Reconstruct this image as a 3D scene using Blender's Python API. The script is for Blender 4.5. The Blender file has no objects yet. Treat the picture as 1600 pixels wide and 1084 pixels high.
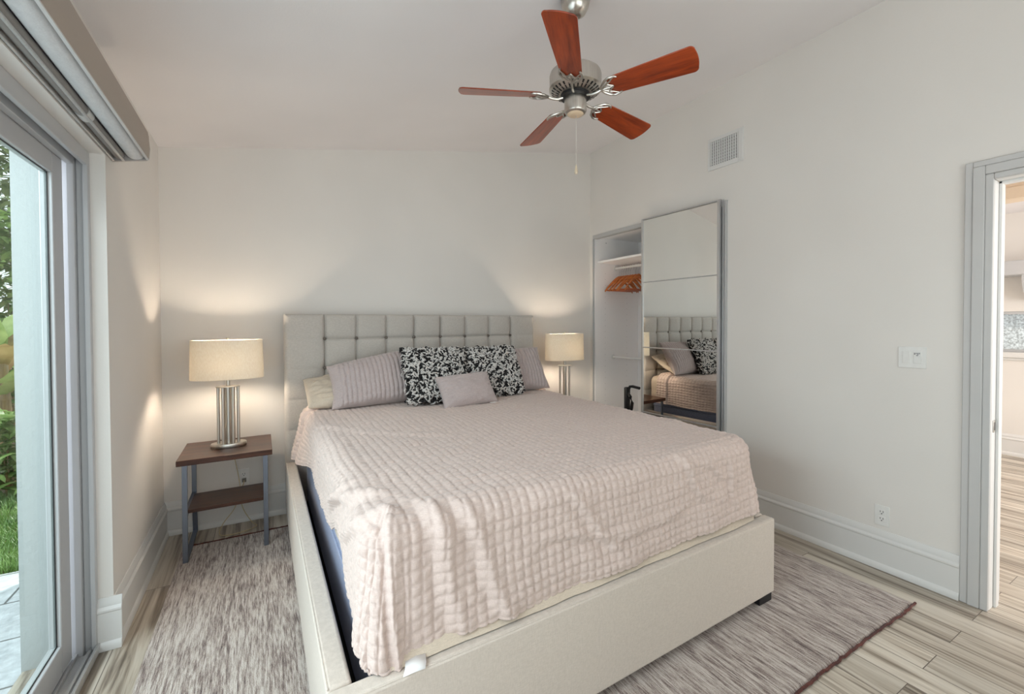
import bpy, bmesh, math, random
import numpy as np
from mathutils import Vector, Matrix

random.seed(7)
PI = math.pi
R_ = math.radians
S = bpy.context.scene
COL = S.collection

# ------------------------------------------------------------------ camera
def setup_camera():
    yaw, pitch, roll = math.radians(30.331), math.radians(-0.994), math.radians(-0.174)
    F = Vector((math.sin(yaw) * math.cos(pitch), math.cos(yaw) * math.cos(pitch), math.sin(pitch)))
    r0 = Vector((math.cos(yaw), -math.sin(yaw), 0))
    u0 = r0.cross(F)
    R = r0 * math.cos(roll) + u0 * math.sin(roll)
    U = -r0 * math.sin(roll) + u0 * math.cos(roll)
    cam = bpy.data.cameras.new('camera')
    cam.sensor_width = 36.0
    cam.lens = 693.286 * 36 / 1600
    cam.shift_x = -(813.86 - 800) / 1600
    cam.shift_y = (516.638 - 542) / 1600
    cam.clip_start = 0.05
    o = bpy.data.objects.new('camera', cam)
    COL.objects.link(o)
    m = Matrix((R, U, -F)).transposed().to_4x4()
    m.translation = Vector((0.588, -3.837, 1.45))
    o.matrix_world = m
    S.camera = o
setup_camera()

# ------------------------------------------------------------------ world, sun, large lights, exposure
S.view_settings.view_transform = 'Standard'
S.view_settings.look = 'None'
S.view_settings.gamma = 1
S.view_settings.use_curve_mapping = False
S.view_settings.exposure = 0.14
S.cycles.use_denoising = True
S.cycles.max_bounces = 10
S.cycles.diffuse_bounces = 6
S.cycles.transparent_max_bounces = 12
S.cycles.caustics_reflective = False
S.cycles.caustics_refractive = False
S.cycles.sample_clamp_indirect = 8

W_ = bpy.data.worlds.new('overcast_sky')
S.world = W_
W_.use_nodes = True
bg = W_.node_tree.nodes['Background']
bg.inputs[0].default_value = (0.90, 0.96, 1.0, 1)
bg.inputs[1].default_value = 1.4

def add_light(name, kind, energy, color, loc, direction, size=None, size_y=None, angle=None):
    l = bpy.data.lights.new(name, kind)
    l.energy = energy
    l.color = color
    if kind == 'AREA':
        l.shape = 'RECTANGLE'; l.size = size; l.size_y = size_y
    if angle: l.angle = angle
    o = bpy.data.objects.new(name, l)
    COL.objects.link(o)
    o.location = loc
    o.rotation_euler = Vector(direction).to_track_quat('-Z', 'Y').to_euler()
    return o
add_light('sun', 'SUN', 3.0, (1.0, 0.95, 0.86), (3, 3, 8), (-0.35, -0.30, -0.87), angle=0.02)
add_light('garden_sky_fill', 'AREA', 85, (0.82, 0.90, 1.0), (-1.35, -2.75, 2.55), (1, 0.10, -0.92), 2.2, 1.3)  # lamp added over the patio to boost sky light on rug and bed
add_light('patio_door_daylight', 'AREA', 16, (0.84, 0.92, 1.0), (0.05, -3.12, 1.15), (1, 0.35, -0.02), 1.6, 2.0)
add_light('rear_bounce_fill', 'AREA', 17, (1.0, 0.975, 0.95), (1.9, -4.80, 1.75), (0, 0.75, 0.65), 2.6, 1.3)  # added fill lamp behind the camera, aimed up to bounce off the ceiling
add_light('hall_fill', 'AREA', 110, (1.0, 0.97, 0.94), (5.7, -6.3, 1.5), (0, 1, 0.0), 2.8, 2.2)  # added fill lamp out of view, brightens the hall

# ------------------------------------------------------------------ material helpers
def srgb(r, g, b):
    f = lambda c: (c / 255 / 12.92) if c <= 10 else (((c / 255) + 0.055) / 1.055) ** 2.4
    return (f(r), f(g), f(b), 1)

class NT:
    def __init__(s, name):
        s.m = bpy.data.materials.new(name); s.m.use_nodes = True
        s.t = s.m.node_tree; s.n = s.t.nodes; s.l = s.t.links
        s.b = s.n['Principled BSDF']; s.out = s.n['Material Output']
    def add(s, typ, **k):
        n = s.n.new(typ)
        for a, v in k.items(): setattr(n, a, v)
        return n
    def link(s, a, b): s.l.new(a, b)
    def coords(s, scale=(1, 1, 1), kind='Object', rot=(0, 0, 0)):
        tc = s.add('ShaderNodeTexCoord'); mp = s.add('ShaderNodeMapping')
        mp.inputs['Scale'].default_value = scale; mp.inputs['Rotation'].default_value = rot
        s.link(tc.outputs[kind], mp.inputs[0]); return mp.outputs[0]
    def noise(s, vec, scale, detail=2, rough=.5, dist=0):
        n = s.add('ShaderNodeTexNoise'); n.inputs['Scale'].default_value = scale
        n.inputs['Detail'].default_value = detail; n.inputs['Roughness'].default_value = rough
        n.inputs['Distortion'].default_value = dist
        s.link(vec, n.inputs['Vector']); return n.outputs['Fac']
    def ramp(s, fac, stops):
        r = s.add('ShaderNodeValToRGB'); e = r.color_ramp.elements
        while len(e) < len(stops): e.new(0.5)
        for el, (p, c) in zip(e, stops): el.position = p; el.color = c
        s.link(fac, r.inputs[0]); return r.outputs[0]
    def mix(s, fac, a, b, mode='MIX'):
        n = s.add('ShaderNodeMix', data_type='RGBA', blend_type=mode)
        for sock, v in ((n.inputs[0], fac), (n.inputs[6], a), (n.inputs[7], b)):
            if hasattr(v, 'is_output'): s.link(v, sock)
            else: sock.default_value = v
        return n.outputs[2]
    def math(s, op, a, b=0.0):
        n = s.add('ShaderNodeMath', operation=op)
        for sock, v in ((n.inputs[0], a), (n.inputs[1], b)):
            if hasattr(v, 'is_output'): s.link(v, sock)
            else: sock.default_value = v
        return n.outputs[0]
    def bump(s, h, strength, dist):
        n = s.add('ShaderNodeBump'); n.inputs['Strength'].default_value = strength
        n.inputs['Distance'].default_value = dist
        s.link(h, n.inputs['Height']); s.link(n.outputs[0], s.b.inputs['Normal'])
    def set(s, color=None, rough=None, metal=None, coat=None, spec=None, sheen=None):
        if color is not None:
            if hasattr(color, 'is_output'): s.link(color, s.b.inputs['Base Color'])
            else: s.b.inputs['Base Color'].default_value = color
        if rough is not None: s.b.inputs['Roughness'].default_value = rough
        if metal is not None: s.b.inputs['Metallic'].default_value = metal
        if coat is not None: s.b.inputs['Coat Weight'].default_value = coat; s.b.inputs['Coat Roughness'].default_value = .15
        if spec is not None: s.b.inputs['Specular IOR Level'].default_value = spec
        if sheen is not None: s.b.inputs['Sheen Weight'].default_value = sheen
        return s

def paint(name, c, rough=.6, bump=.04, scale=120, var=.03):
    t = NT(name); v = t.coords()
    n = t.noise(v, 1.3, 2)
    a = tuple(x * (1 - var) for x in c[:3]) + (1,); b = tuple(min(1, x * (1 + var)) for x in c[:3]) + (1,)
    t.set(t.ramp(n, [(.3, a), (.7, b)]), rough)
    if bump: t.bump(t.noise(v, scale, 2), bump, .01)
    return t.m

def fabric(name, c, c2=None, scale=260, bump=.25, rough=.9, var=.10, sheen=.2):
    t = NT(name); v = t.coords()
    c2 = c2 or tuple(x * (1 - var) for x in c[:3]) + (1,)
    w1 = t.noise(t.coords((1, 1, .12)), scale, 2); w2 = t.noise(t.coords((.12, .12, 1)), scale, 2)
    w = t.math('ADD', t.math('MULTIPLY', w1, .5), t.math('MULTIPLY', w2, .5))
    t.set(t.ramp(w, [(.4, c2), (.6, c)]), rough, spec=.15, sheen=sheen)
    t.bump(w, bump, .003)
    return t.m

def metal(name, c, rough=.3, scale=(300, 300, 6), bump=.03):
    t = NT(name); v = t.coords(scale)
    n = t.noise(v, 1, 2)
    a = tuple(x * .88 for x in c[:3]) + (1,)
    t.set(t.ramp(n, [(.35, a), (.65, c)]), rough, 1.0)
    t.bump(n, bump, .002)
    return t.m

def plastic(name, c, rough=.4, coat=0):
    t = NT(name); n = t.noise(t.coords(), 40, 1)
    a = tuple(x * .97 for x in c[:3]) + (1,)
    t.set(t.ramp(n, [(.3, a), (.7, c)]), rough, coat=coat); return t.m

def wood(name, dark, light, axis=0, scale=1.0, rough=.35, coat=.2, stretch=14):
    t = NT(name)
    sc = [stretch * scale] * 3; sc[axis] = 1.2 * scale
    v = t.coords(tuple(sc))
    n = t.noise(v, 2.2, 5, .6, .6); n2 = t.noise(v, 9, 3, .6)
    f = t.math('ADD', t.math('MULTIPLY', n, .7), t.math('MULTIPLY', n2, .3))
    t.set(t.ramp(f, [(.32, dark), (.5, tuple((a + b) / 2 for a, b in zip(dark, light))), (.68, light)]), rough, coat=coat, spec=.4)
    t.bump(f, .05, .004)
    return t.m

def glass_mat(name, tint=(.93, .98, .96, 1), refl=.09):
    t = NT(name)
    tr = t.add('ShaderNodeBsdfTransparent'); tr.inputs[0].default_value = tint
    gl = t.add('ShaderNodeBsdfGlossy'); gl.inputs['Roughness'].default_value = .01
    lw = t.add('ShaderNodeLayerWeight'); lw.inputs[0].default_value = .5
    fr = t.math('ADD', t.math('MULTIPLY', t.math('POWER', lw.outputs['Facing'], 5.0), .45), .02)
    mx = t.add('ShaderNodeMixShader')
    t.link(fr, mx.inputs[0]); t.link(tr.outputs[0], mx.inputs[1]); t.link(gl.outputs[0], mx.inputs[2])
    t.link(mx.outputs[0], t.out.inputs[0]); t.n.remove(t.b)
    return t.m

M = {}
M['wall'] = paint('cream_wall_paint', srgb(228, 224, 219), .7)
M['ceiling'] = paint('ceiling_paint', srgb(238, 234, 234), .8)
M['trim'] = paint('white_trim_paint', srgb(222, 221, 219), .4, .01)
M['casing'] = paint('white_casing_paint', srgb(200, 199, 198), .55, .01)
M['frame'] = paint('white_door_frame', srgb(190, 191, 193), .35, .01)
M['plastic_white'] = plastic('white_plastic', srgb(232, 231, 228))
M['dark_slot'] = plastic('dark_slot', srgb(25, 25, 26))
M['black'] = plastic('black_plastic', srgb(24, 24, 28), .35)
M['nickel'] = metal('brushed_nickel', srgb(205, 200, 192), .28)
M['chrome'] = metal('chrome', srgb(225, 225, 225), .12)
M['leg_metal'] = metal('blue_grey_steel', srgb(124, 130, 142), .42)
M['closet_alu'] = metal('satin_aluminium', srgb(214, 214, 214), .55)
M['track_grey'] = paint('grey_track_enamel', srgb(186, 186, 186), .5, .0)
M['espresso'] = wood('espresso_wood', srgb(40, 19, 11), srgb(90, 48, 26), 0, .8, .36, .15)
M['cherry'] = wood('cherry_blade_wood', srgb(98, 30, 9), srgb(178, 72, 26), 0, 1.0, .3, .4, 10)
M['hanger_wood'] = wood('honey_hanger_wood', srgb(170, 84, 34), srgb(226, 140, 72), 0, 1, .35, .2)
M['hanger_wood_dark'] = wood('amber_hanger_wood', srgb(138, 54, 18), srgb(196, 98, 44), 0, 1, .35, .2)
M['linen'] = fabric('cream_linen', srgb(210, 199, 188), srgb(198, 187, 176), 520, .08)
M['linen_head'] = fabric('oatmeal_linen', srgb(196, 190, 183), srgb(182, 176, 169), 520, .08)
M['quilt'] = fabric('mauve_taupe_cotton', srgb(209, 191, 182), srgb(197, 178, 170), 500, .08, .82, sheen=.3)
M['sham'] = fabric('taupe_satin_cotton', srgb(188, 175, 173), srgb(174, 160, 158), 500, .06, .55, sheen=.4)
M['sheet'] = fabric('cream_sheet', srgb(208, 194, 176), srgb(194, 180, 163), 500, .1, .85)
M['mattress'] = fabric('blue_grey_ticking', srgb(150, 158, 182), srgb(132, 140, 166), 400, .15)
M['button'] = fabric('button_linen', srgb(116, 108, 100), None, 400)
M['shade'] = None
M['glass'] = glass_mat('clear_pane')
M['bulb'] = None

def shade_material():
    t = NT('white_linen_shade')
    n = t.noise(t.coords((1, 1, .2)), 300, 2)
    c = t.ramp(n, [(.3, srgb(238, 230, 216)), (.7, srgb(248, 243, 232))])
    d = t.add('ShaderNodeBsdfDiffuse'); tl = t.add('ShaderNodeBsdfTranslucent')
    t.link(c, d.inputs[0]); t.link(c, tl.inputs[0])
    mx = t.add('ShaderNodeMixShader'); mx.inputs[0].default_value = .38
    t.link(d.outputs[0], mx.inputs[1]); t.link(tl.outputs[0], mx.inputs[2])
    t.link(mx.outputs[0], t.out.inputs[0]); t.n.remove(t.b)
    return t.m
M['shade'] = shade_material()

def bulb_material():
    t = NT('warm_bulb_glow')
    t.set((1, .9, .7, 1), .4)
    t.b.inputs['Emission Color'].default_value = (1.0, .84, .66, 1)
    t.b.inputs['Emission Strength'].default_value = 250
    return t.m
M['bulb'] = bulb_material()

def mirror_material():
    t = NT('silvered_mirror')
    n = t.noise(t.coords(), 2, 1)
    t.set(t.ramp(n, [(0, (.84, .85, .83, 1)), (1, (.88, .89, .87, 1))]), .0, 1.0)
    return t.m
M['mirror'] = mirror_material()

def floor_material():
    t = NT('wood_look_plank_floor')
    v = t.coords((1, 1, 1), rot=(0, 0, PI / 2))
    br = t.add('ShaderNodeTexBrick', offset=.37, offset_frequency=2)
    t.link(v, br.inputs['Vector'])
    for k, val in (('Scale', 1), ('Mortar Size', .0018), ('Mortar Smooth', .2), ('Bias', 0), ('Brick Width', 1.18), ('Row Height', .148)):
        br.inputs[k].default_value = val
    br.inputs['Color1'].default_value = (0, 0, 0, 1); br.inputs['Color2'].default_value = (1, 1, 1, 1)
    br.inputs['Mortar'].default_value = (.5, .5, .5, 1)
    tc = t.add('ShaderNodeTexCoord')
    off = t.add('ShaderNodeVectorMath', operation='MULTIPLY_ADD')
    t.link(br.outputs['Color'], off.inputs[0]); off.inputs[1].default_value = (3.7, 11.3, 5.1); t.link(tc.outputs['Object'], off.inputs[2])
    mp = t.add('ShaderNodeMapping'); mp.inputs['Scale'].default_value = (15, .75, 1); t.link(off.outputs[0], mp.inputs[0])
    n1 = t.noise(mp.outputs[0], 1.0, 4, .62, 1.1)
    mp2 = t.add('ShaderNodeMapping'); mp2.inputs['Scale'].default_value = (70, 2.2, 1); t.link(off.outputs[0], mp2.inputs[0])
    n2 = t.noise(mp2.outputs[0], 1.0, 3, .6, .3)
    f = t.math('ADD', t.math('MULTIPLY', n1, .78), t.math('MULTIPLY', n2, .22))
    c = t.ramp(f, [(.30, srgb(92, 82, 73)), (.40, srgb(140, 128, 115)), (.48, srgb(186, 175, 161)), (.60, srgb(214, 206, 194)), (.74, srgb(176, 166, 152))])
    tone = t.ramp(br.outputs['Color'], [(0, (.80, .79, .77, 1)), (1, (1.08, 1.07, 1.05, 1))])
    c = t.mix(1.0, c, tone, 'MULTIPLY')
    c = t.mix(br.outputs['Fac'], c, srgb(110, 100, 90))
    t.set(c, .32, spec=.4)
    t.bump(t.math('SUBTRACT', t.math('MULTIPLY', f, .25), br.outputs['Fac']), .15, .004)
    return t.m
M['floor'] = floor_material()

def rug_material():
    t = NT('striped_wool_rug')
    tc = t.add('ShaderNodeTexCoord')
    def st(sx, sy, d=3, r=.6, dist=.0):
        mp = t.add('ShaderNodeMapping'); mp.inputs['Scale'].default_value = (sx, sy, 1); t.link(tc.outputs['Object'], mp.inputs[0])
        return t.noise(mp.outputs[0], 1.0, d, r, dist)
    a = st(64, 4.5, 4, .7, .25); b = st(170, 14, 2, .7, .2); c_ = st(260, 190, 1); e = st(9, .7, 2)
    f = t.math('ADD', t.math('ADD', t.math('MULTIPLY', a, .42), t.math('MULTIPLY', b, .33)), t.math('ADD', t.math('MULTIPLY', c_, .12), t.math('MULTIPLY', e, .13)))
    col = t.ramp(f, [(.37, srgb(66, 51, 50)), (.44, srgb(124, 107, 101)), (.51, srgb(176, 163, 154)), (.58, srgb(208, 199, 192)), (.66, srgb(150, 132, 124))])
    t.set(col, .95, spec=.1, sheen=.3)
    t.bump(t.math('ADD', b, c_), .6, .006)
    return t.m
M['rug'] = rug_material()
M['rug_edge'] = fabric('rug_binding_yarn', srgb(104, 54, 44), srgb(62, 34, 32), 120, .8)

# ------------------------------------------------------------------ mesh builder
class B:
    def __init__(s): s.v = []; s.f = []; s.mi = []
    def _add(s, vs, fs, mi=0):
        o = len(s.v); s.v += [tuple(map(float, p)) for p in vs]
        s.f += [tuple(i + o for i in f) for f in fs]; s.mi += [mi] * len(fs); return s
    def box(s, x0, x1, y0, y1, z0, z1, mi=0):
        vs = [(x, y, z) for x in (x0, x1) for y in (y0, y1) for z in (z0, z1)]
        return s._add(vs, [(0, 1, 3, 2), (4, 6, 7, 5), (0, 4, 5, 1), (2, 3, 7, 6), (0, 2, 6, 4), (1, 5, 7, 3)], mi)
    def prism(s, pts, axis, a, b, mi=0):
        """pts: 2D outline in the two axes other than axis, extruded from a to b."""
        def mk(p, t):
            q = [p[0], p[1]]; q.insert(axis, t); return q
        n = len(pts)
        vs = [mk(p, a) for p in pts] + [mk(p, b) for p in pts]
        fs = [tuple(range(n)), tuple(reversed(range(n, 2 * n)))] + [(i, i + n, (i + 1) % n + n, (i + 1) % n) for i in range(n)]
        return s._add(vs, fs, mi)
    def cyl(s, p0, p1, r0, r1=None, n=20, sx=1, sy=1, mi=0, caps=True):
        r1 = r0 if r1 is None else r1
        p0, p1 = Vector(p0), Vector(p1); d = (p1 - p0).normalized()
        a = Vector((1, 0, 0)) if abs(d.x) < .9 else Vector((0, 1, 0))
        if abs(d.z) > .99: u, w = Vector((1, 0, 0)), Vector((0, 1, 0))
        else: u = d.cross(a).normalized(); w = d.cross(u)
        vs = []
        for p, r in ((p0, r0), (p1, r1)):
            for i in range(n):
                t = 2 * PI * i / n; vs.append(p + u * (r * sx * math.cos(t)) + w * (r * sy * math.sin(t)))
        fs = [(i, (i + 1) % n, (i + 1) % n + n, i + n) for i in range(n)]
        if caps: fs += [tuple(reversed(range(n))), tuple(range(n, 2 * n))]
        return s._add(vs, fs, mi)
    def lathe(s, prof, c=(0, 0, 0), n=32, sx=1, sy=1, mi=0, close=True):
        vs = []; m = len(prof)
        for r, z in prof:
            for i in range(n):
                t = 2 * PI * i / n; vs.append((c[0] + r * sx * math.cos(t), c[1] + r * sy * math.sin(t), c[2] + z))
        fs = [(j * n + i, j * n + (i + 1) % n, (j + 1) * n + (i + 1) % n, (j + 1) * n + i) for j in range(m - 1) for i in range(n)]
        if close: fs += [tuple(reversed(range(n))), tuple(range((m - 1) * n, m * n))]
        return s._add(vs, fs, mi)
    def grid(s, P, mi=0, wrap=False):
        P = np.asarray(P, float); nu, nv = P.shape[:2]
        o = len(s.v); s.v += [tuple(p) for p in P.reshape(-1, 3).tolist()]
        k = 0
        for i in range(nu if wrap else nu - 1):
            i2 = (i + 1) % nu
            for j in range(nv - 1):
                s.f.append((o + i * nv + j, o + i2 * nv + j, o + i2 * nv + j + 1, o + i * nv + j + 1)); k += 1
        s.mi += [mi] * k; return s
    def tube(s, path, r, n=8, mi=0, closed=False):
        P = [Vector(p) for p in path]; m = len(P); rings = []
        up = Vector((0, 0, 1))
        for i, p in enumerate(P):
            a = P[max(i - 1, 0)] if not closed else P[i - 1]; b = P[min(i + 1, m - 1)] if not closed else P[(i + 1) % m]
            d = (b - a).normalized()
            ref = up if abs(d.z) < .95 else Vector((0, 1, 0))
            u = d.cross(ref).normalized(); w = u.cross(d)
            rr = r[i] if hasattr(r, '__len__') else r
            rings.append([p + u * (rr * math.cos(2 * PI * k / n)) + w * (rr * math.sin(2 * PI * k / n)) for k in range(n)])
        vs = [q for ring in rings for q in ring]; fs = []
        for i in range(m if closed else m - 1):
            i2 = (i + 1) % m
            for k in range(n): fs.append((i * n + k, i * n + (k + 1) % n, i2 * n + (k + 1) % n, i2 * n + k))
        if not closed: fs += [tuple(reversed(range(n))), tuple(range((m - 1) * n, m * n))]
        return s._add(vs, fs, mi)
    def ball(s, c, r, sx=1, sy=1, sz=1, n=12, mi=0):
        prof = [(max(r * math.sin(PI * k / n), 1e-4), -r * sz * math.cos(PI * k / n)) for k in range(n + 1)]
        return s.lathe(prof, c, n * 2, sx, sy, mi, close=False)
    def build(s, name, mats, parent=None, loc=None, smooth=False, bevel=0, seg=2, ang=35):
        if not isinstance(mats, (list, tuple)): mats = [mats]
        off = Vector(loc) if loc is not None else (WLOC[parent.name] if parent is not None else Vector((0, 0, 0)))
        me = bpy.data.meshes.new(name)
        me.from_pydata([(x - off.x, y - off.y, z - off.z) for x, y, z in s.v], [], s.f)
        for m in mats: me.materials.append(m)
        if len(mats) > 1: me.polygons.foreach_set('material_index', s.mi)
        bm = bmesh.new(); bm.from_mesh(me); bmesh.ops.recalc_face_normals(bm, faces=bm.faces); bm.to_mesh(me); bm.free()
        me.polygons.foreach_set('use_smooth', [bool(smooth)] * len(me.polygons))
        o = bpy.data.objects.new(name, me); COL.objects.link(o)
        if smooth: 
            try: me.set_sharp_from_angle(angle=math.radians(ang))
            except Exception: pass
        if bevel:
            md = o.modifiers.new('bevel', 'BEVEL'); md.width = bevel; md.segments = seg; md.limit_method = 'ANGLE'; md.angle_limit = math.radians(40)
            md.harden_normals = False
            me.polygons.foreach_set('use_smooth', [True] * len(me.polygons))
            try: me.set_sharp_from_angle(angle=math.radians(30))
            except Exception: pass
        if parent is not None:
            o.parent = parent; WLOC[o.name] = off
        else:
            o.location = off; WLOC[o.name] = off
        return o
WLOC = {}

def tag(o, label, cat, group=None):
    o['label'] = label; o['category'] = cat
    if group: o['group'] = group
    return o
def thing(name, label, cat, loc=(0, 0, 0), group=None):
    o = bpy.data.objects.new(name, None); COL.objects.link(o); o.location = loc
    o.empty_display_size = .1
    WLOC[o.name] = Vector(loc)
    return tag(o, label, cat, group)
def struct(o): o['kind'] = 'structure'; return o
def struct_empty(name, loc=(0, 0, 0)):
    o = bpy.data.objects.new(name, None); COL.objects.link(o); o.location = loc; WLOC[o.name] = Vector(loc)
    o['kind'] = 'structure'; return o
def copy_tree(o, parent=None):
    c = o.copy(); COL.objects.link(c)
    if parent is not None: c.parent = parent
    for ch in list(o.children): copy_tree(ch, c)
    return c

# numpy value noise
def _hash(ix, iy, seed):
    h = (ix.astype(np.int64) * 374761393 + iy.astype(np.int64) * 668265263 + seed * 974711) & 0x7fffffff
    h = ((h ^ (h >> 13)) * 1274126177) & 0x7fffffff
    return ((h ^ (h >> 16)) & 0xffff) / 65535.0
def vnoise(x, y, seed=0):
    x, y = np.broadcast_arrays(np.asarray(x, float), np.asarray(y, float))
    ix, iy = np.floor(x), np.floor(y); fx, fy = x - ix, y - iy
    fx = fx * fx * fx * (fx * (6 * fx - 15) + 10); fy = fy * fy * fy * (fy * (6 * fy - 15) + 10)
    a, b = _hash(ix, iy, seed), _hash(ix + 1, iy, seed); c, d = _hash(ix, iy + 1, seed), _hash(ix + 1, iy + 1, seed)
    return (a * (1 - fx) + b * fx) * (1 - fy) + (c * (1 - fx) + d * fx) * fy - .5
def fbm(x, y, seed=0, o=3):
    r = 0; a = 1
    for k in range(o): r = r + a * vnoise(x * 2 ** k, y * 2 ** k, seed + k * 17); a *= .5
    return r
def sm(a, b, x):
    t = np.clip((x - a) / (b - a), 0, 1); return t * t * (3 - 2 * t)

# ================================================================== SETTING
RW = 3.722                                  # inner face of right wall
YF = -5.0                                   # inner face of front wall (behind the camera)
CL = lambda x: 2.647 + .17706 * x           # sloped ceiling height
OPY0, OPY1, OPZ = -1.2, -4.0, 2.2           # patio opening
DY0, DY1, DZ = -3.12, -4.0, 2.15            # doorway to the hall
CY0, CY1, CZ = -.045, -1.66, 2.40           # closet opening

b = B(); b.box(-.29, 7.7, -6.5, .12, -.12, 0)
struct(b.build('floor', M['floor']))
# back wall
b = B(); b.prism([(-.30, 0), (RW + .7, 0), (RW + .7, CL(RW) + .3), (-.30, CL(RW) + .3)], 1, 0, .12)
struct(b.build('wall_back', M['wall']))
# left wall: solid piece by the bed, header over the patio door, stub behind the camera
b = B(); b.box(-.26, 0, OPY0, 0, 0, 3.0).box(-.26, 0, OPY1, OPY0, OPZ, 3.0).box(-.26, 0, YF, OPY1, 0, 3.0)
struct(b.build('wall_left', M['wall']))
# right wall with closet opening and doorway
b = B()
T = .12; H = CL(RW) + .3
b.box(RW, RW + T, CY0, 0, 0, H).box(RW, RW + T, CY1, CY0, CZ, H).box(RW, RW + T, DY0 + .02, CY1, 0, H)
b.box(RW, RW + T, DY1, DY0 + .02, DZ + .02, H).box(RW, RW + T, -6.5, DY1, 0, H)
struct(b.build('wall_right', M['wall']))
# front wall (behind the camera) with an unseen window, added to let in light
b = B(); b.box(-.3, .5, YF - .12, YF, 0, H).box(3.3, RW, YF - .12, YF, 0, H).box(.5, 3.3, YF - .12, YF, 0, .75).box(.5, 3.3, YF - .12, YF, 2.35, H)
struct(b.build('wall_front', M['wall']))
b = B(); b.box(.5, 3.3, YF - .09, YF - .03, .75, .80).box(.5, 3.3, YF - .09, YF - .03, 2.30, 2.35).box(.5, .55, YF - .09, YF - .03, .75, 2.35).box(3.25, 3.3, YF - .09, YF - .03, .75, 2.35).box(1.87, 1.93, YF - .09, YF - .03, .75, 2.35)
w2 = struct(b.build('added_window_2', M['frame']))
b = B(); b.box(.55, 3.25, YF - .065, YF - .06, .8, 2.3)
b.build('glass_pane', M['glass'], w2)
# ceiling
b = B(); b.prism([(-.30, CL(-.3)), (RW, CL(RW)), (RW, CL(RW) + .12), (-.30, CL(-.3) + .12)], 1, YF - .12, 0)
struct(b.build('ceiling', M['ceiling']))

# baseboards: profile (depth from wall, height)
BP = [(0, 0), (.030, 0), (.030, .018), (.026, .030), (.019, .038), (.018, .165), (.023, .172), (.023, .180), (.014, .192), (.014, .208), (.008, .222), (.006, .230), (0, .230)]
b = B(); b.prism([(-d, z) for d, z in BP], 0, 0, RW)
struct(b.build('baseboard_back', M['trim'], bevel=.002))
b = B(); b.prism([(d, z) for d, z in BP], 1, OPY0, 0)
# wraps round the end of the wall beside the patio door
b.prism([(OPY0 - d, z) for d, z in BP], 0, -.056, .031)
struct(b.build('baseboard_left', M['trim'], bevel=.002))
b = B(); b.prism([(RW - d, z) for d, z in BP], 1, DY0 + .105, CY1 - .008)
struct(b.build('baseboard_right', M['trim'], bevel=.002))

# doorway trim: stepped casing + jamb with stop
t1 = struct_empty('trim_1', (RW, DY0, 0))
b = B()
for (w0, w1, d) in ((.075, .105, .020), (.030, .075, .026), (0, .030, .022)):
    b.box(RW - d, RW, DY0 + w0, DY0 + w1, 0, DZ + w1)
    b.box(RW - d, RW, DY1 - w1, DY1 - w0, 0, DZ + w1)
    b.box(RW - d, RW, DY1 - w0, DY0 + w0, DZ + w0, DZ + w1)
b.build('casing', M['casing'], t1, bevel=.004)
b = B()
b.box(RW, RW + .165, DY0, DY0 + .02, 0, DZ).box(RW, RW + .165, DY1 - .02, DY1, 0, DZ).box(RW, RW + .165, DY1, DY0, DZ, DZ + .02)
b.box(RW + .06, RW + .10, DY0 - .012, DY0, 0, DZ).box(RW + .06, RW + .10, DY1, DY1 + .012, 0, DZ).box(RW + .06, RW + .10, DY1, DY0, DZ - .012, DZ)
b.build('jamb', M['trim'], t1, bevel=.002)
b = B(); b.box(RW + .018, RW + .050, DY0 - .003, DY0, .895, .955)
sp = b.build('strike_plate', M['nickel'], t1, bevel=.001)
b = B(); b.box(RW + .028, RW + .042, DY0 - .0034, DY0 - .002, .905, .945)
b.build('latch_hole', M['dark_slot'], sp)

# ------------------------------------------------------------------ hall beyond the doorway
HX = 7.6
b = B(); b.box(RW + T, HX + .12, -1.95, -1.85, 0, 3.2)
struct(b.build('wall_hall_side', M['wall']))
b = B(); b.box(HX, HX + .12, -6.5, -1.85, 0, 1.12).box(HX, HX + .12, -6.5, -1.85, 1.56, 3.2).box(HX, HX + .12, -2.1, -1.85, 1.12, 1.56).box(HX, HX + .12, -6.5, -3.6, 1.12, 1.56)
struct(b.build('wall_hall', M['wall']))
b = B(); b.box(RW + T, HX, -6.5, -1.85, 2.62, 2.72)
struct(b.build('ceiling_hall', M['ceiling']))
b = B(); b.prism([(HX - d, z) for d, z in BP], 1, -6.5, -1.95)
struct(b.build('baseboard_hall', M['trim']))
M['hall_warm_lit'] = paint('warm_lit_header', srgb(228, 208, 184), .6, .01)  # warm light falling on the header is put into its colour
b = B(); b.box(5.0, 5.14, -6.5, -1.95, 2.28, 2.62).box(4.97, 5.0, -6.5, -1.95, 2.28, 2.36).box(4.985, 5.0, -6.5, -1.95, 2.36, 2.42)
struct(b.build('trim_2', M['hall_warm_lit'], bevel=.004))
# hall window
def frosted():
    t = NT('frosted_pane')
    v = t.coords(); n = t.noise(v, 55, 3, .7)
    tr = t.add('ShaderNodeBsdfTransparent'); tr.inputs[0].default_value = (.55, .56, .55, 1)
    tl = t.add('ShaderNodeBsdfTranslucent'); gl = t.add('ShaderNodeBsdfGlossy'); gl.inputs['Roughness'].default_value = .25
    t.link(t.ramp(n, [(.38, (.45, .44, .42, 1)), (.6, (.95, .95, .93, 1))]), tl.inputs[0])
    m1 = t.add('ShaderNodeMixShader'); m1.inputs[0].default_value = .62
    t.link(tr.outputs[0], m1.inputs[1]); t.link(tl.outputs[0], m1.inputs[2])
    m2 = t.add('ShaderNodeMixShader'); m2.inputs[0].default_value = .06
    t.link(m1.outputs[0], m2.inputs[1]); t.link(gl.outputs[0], m2.inputs[2])
    t.link(m2.outputs[0], t.out.inputs[0]); t.n.remove(t.b); return t.m
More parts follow.
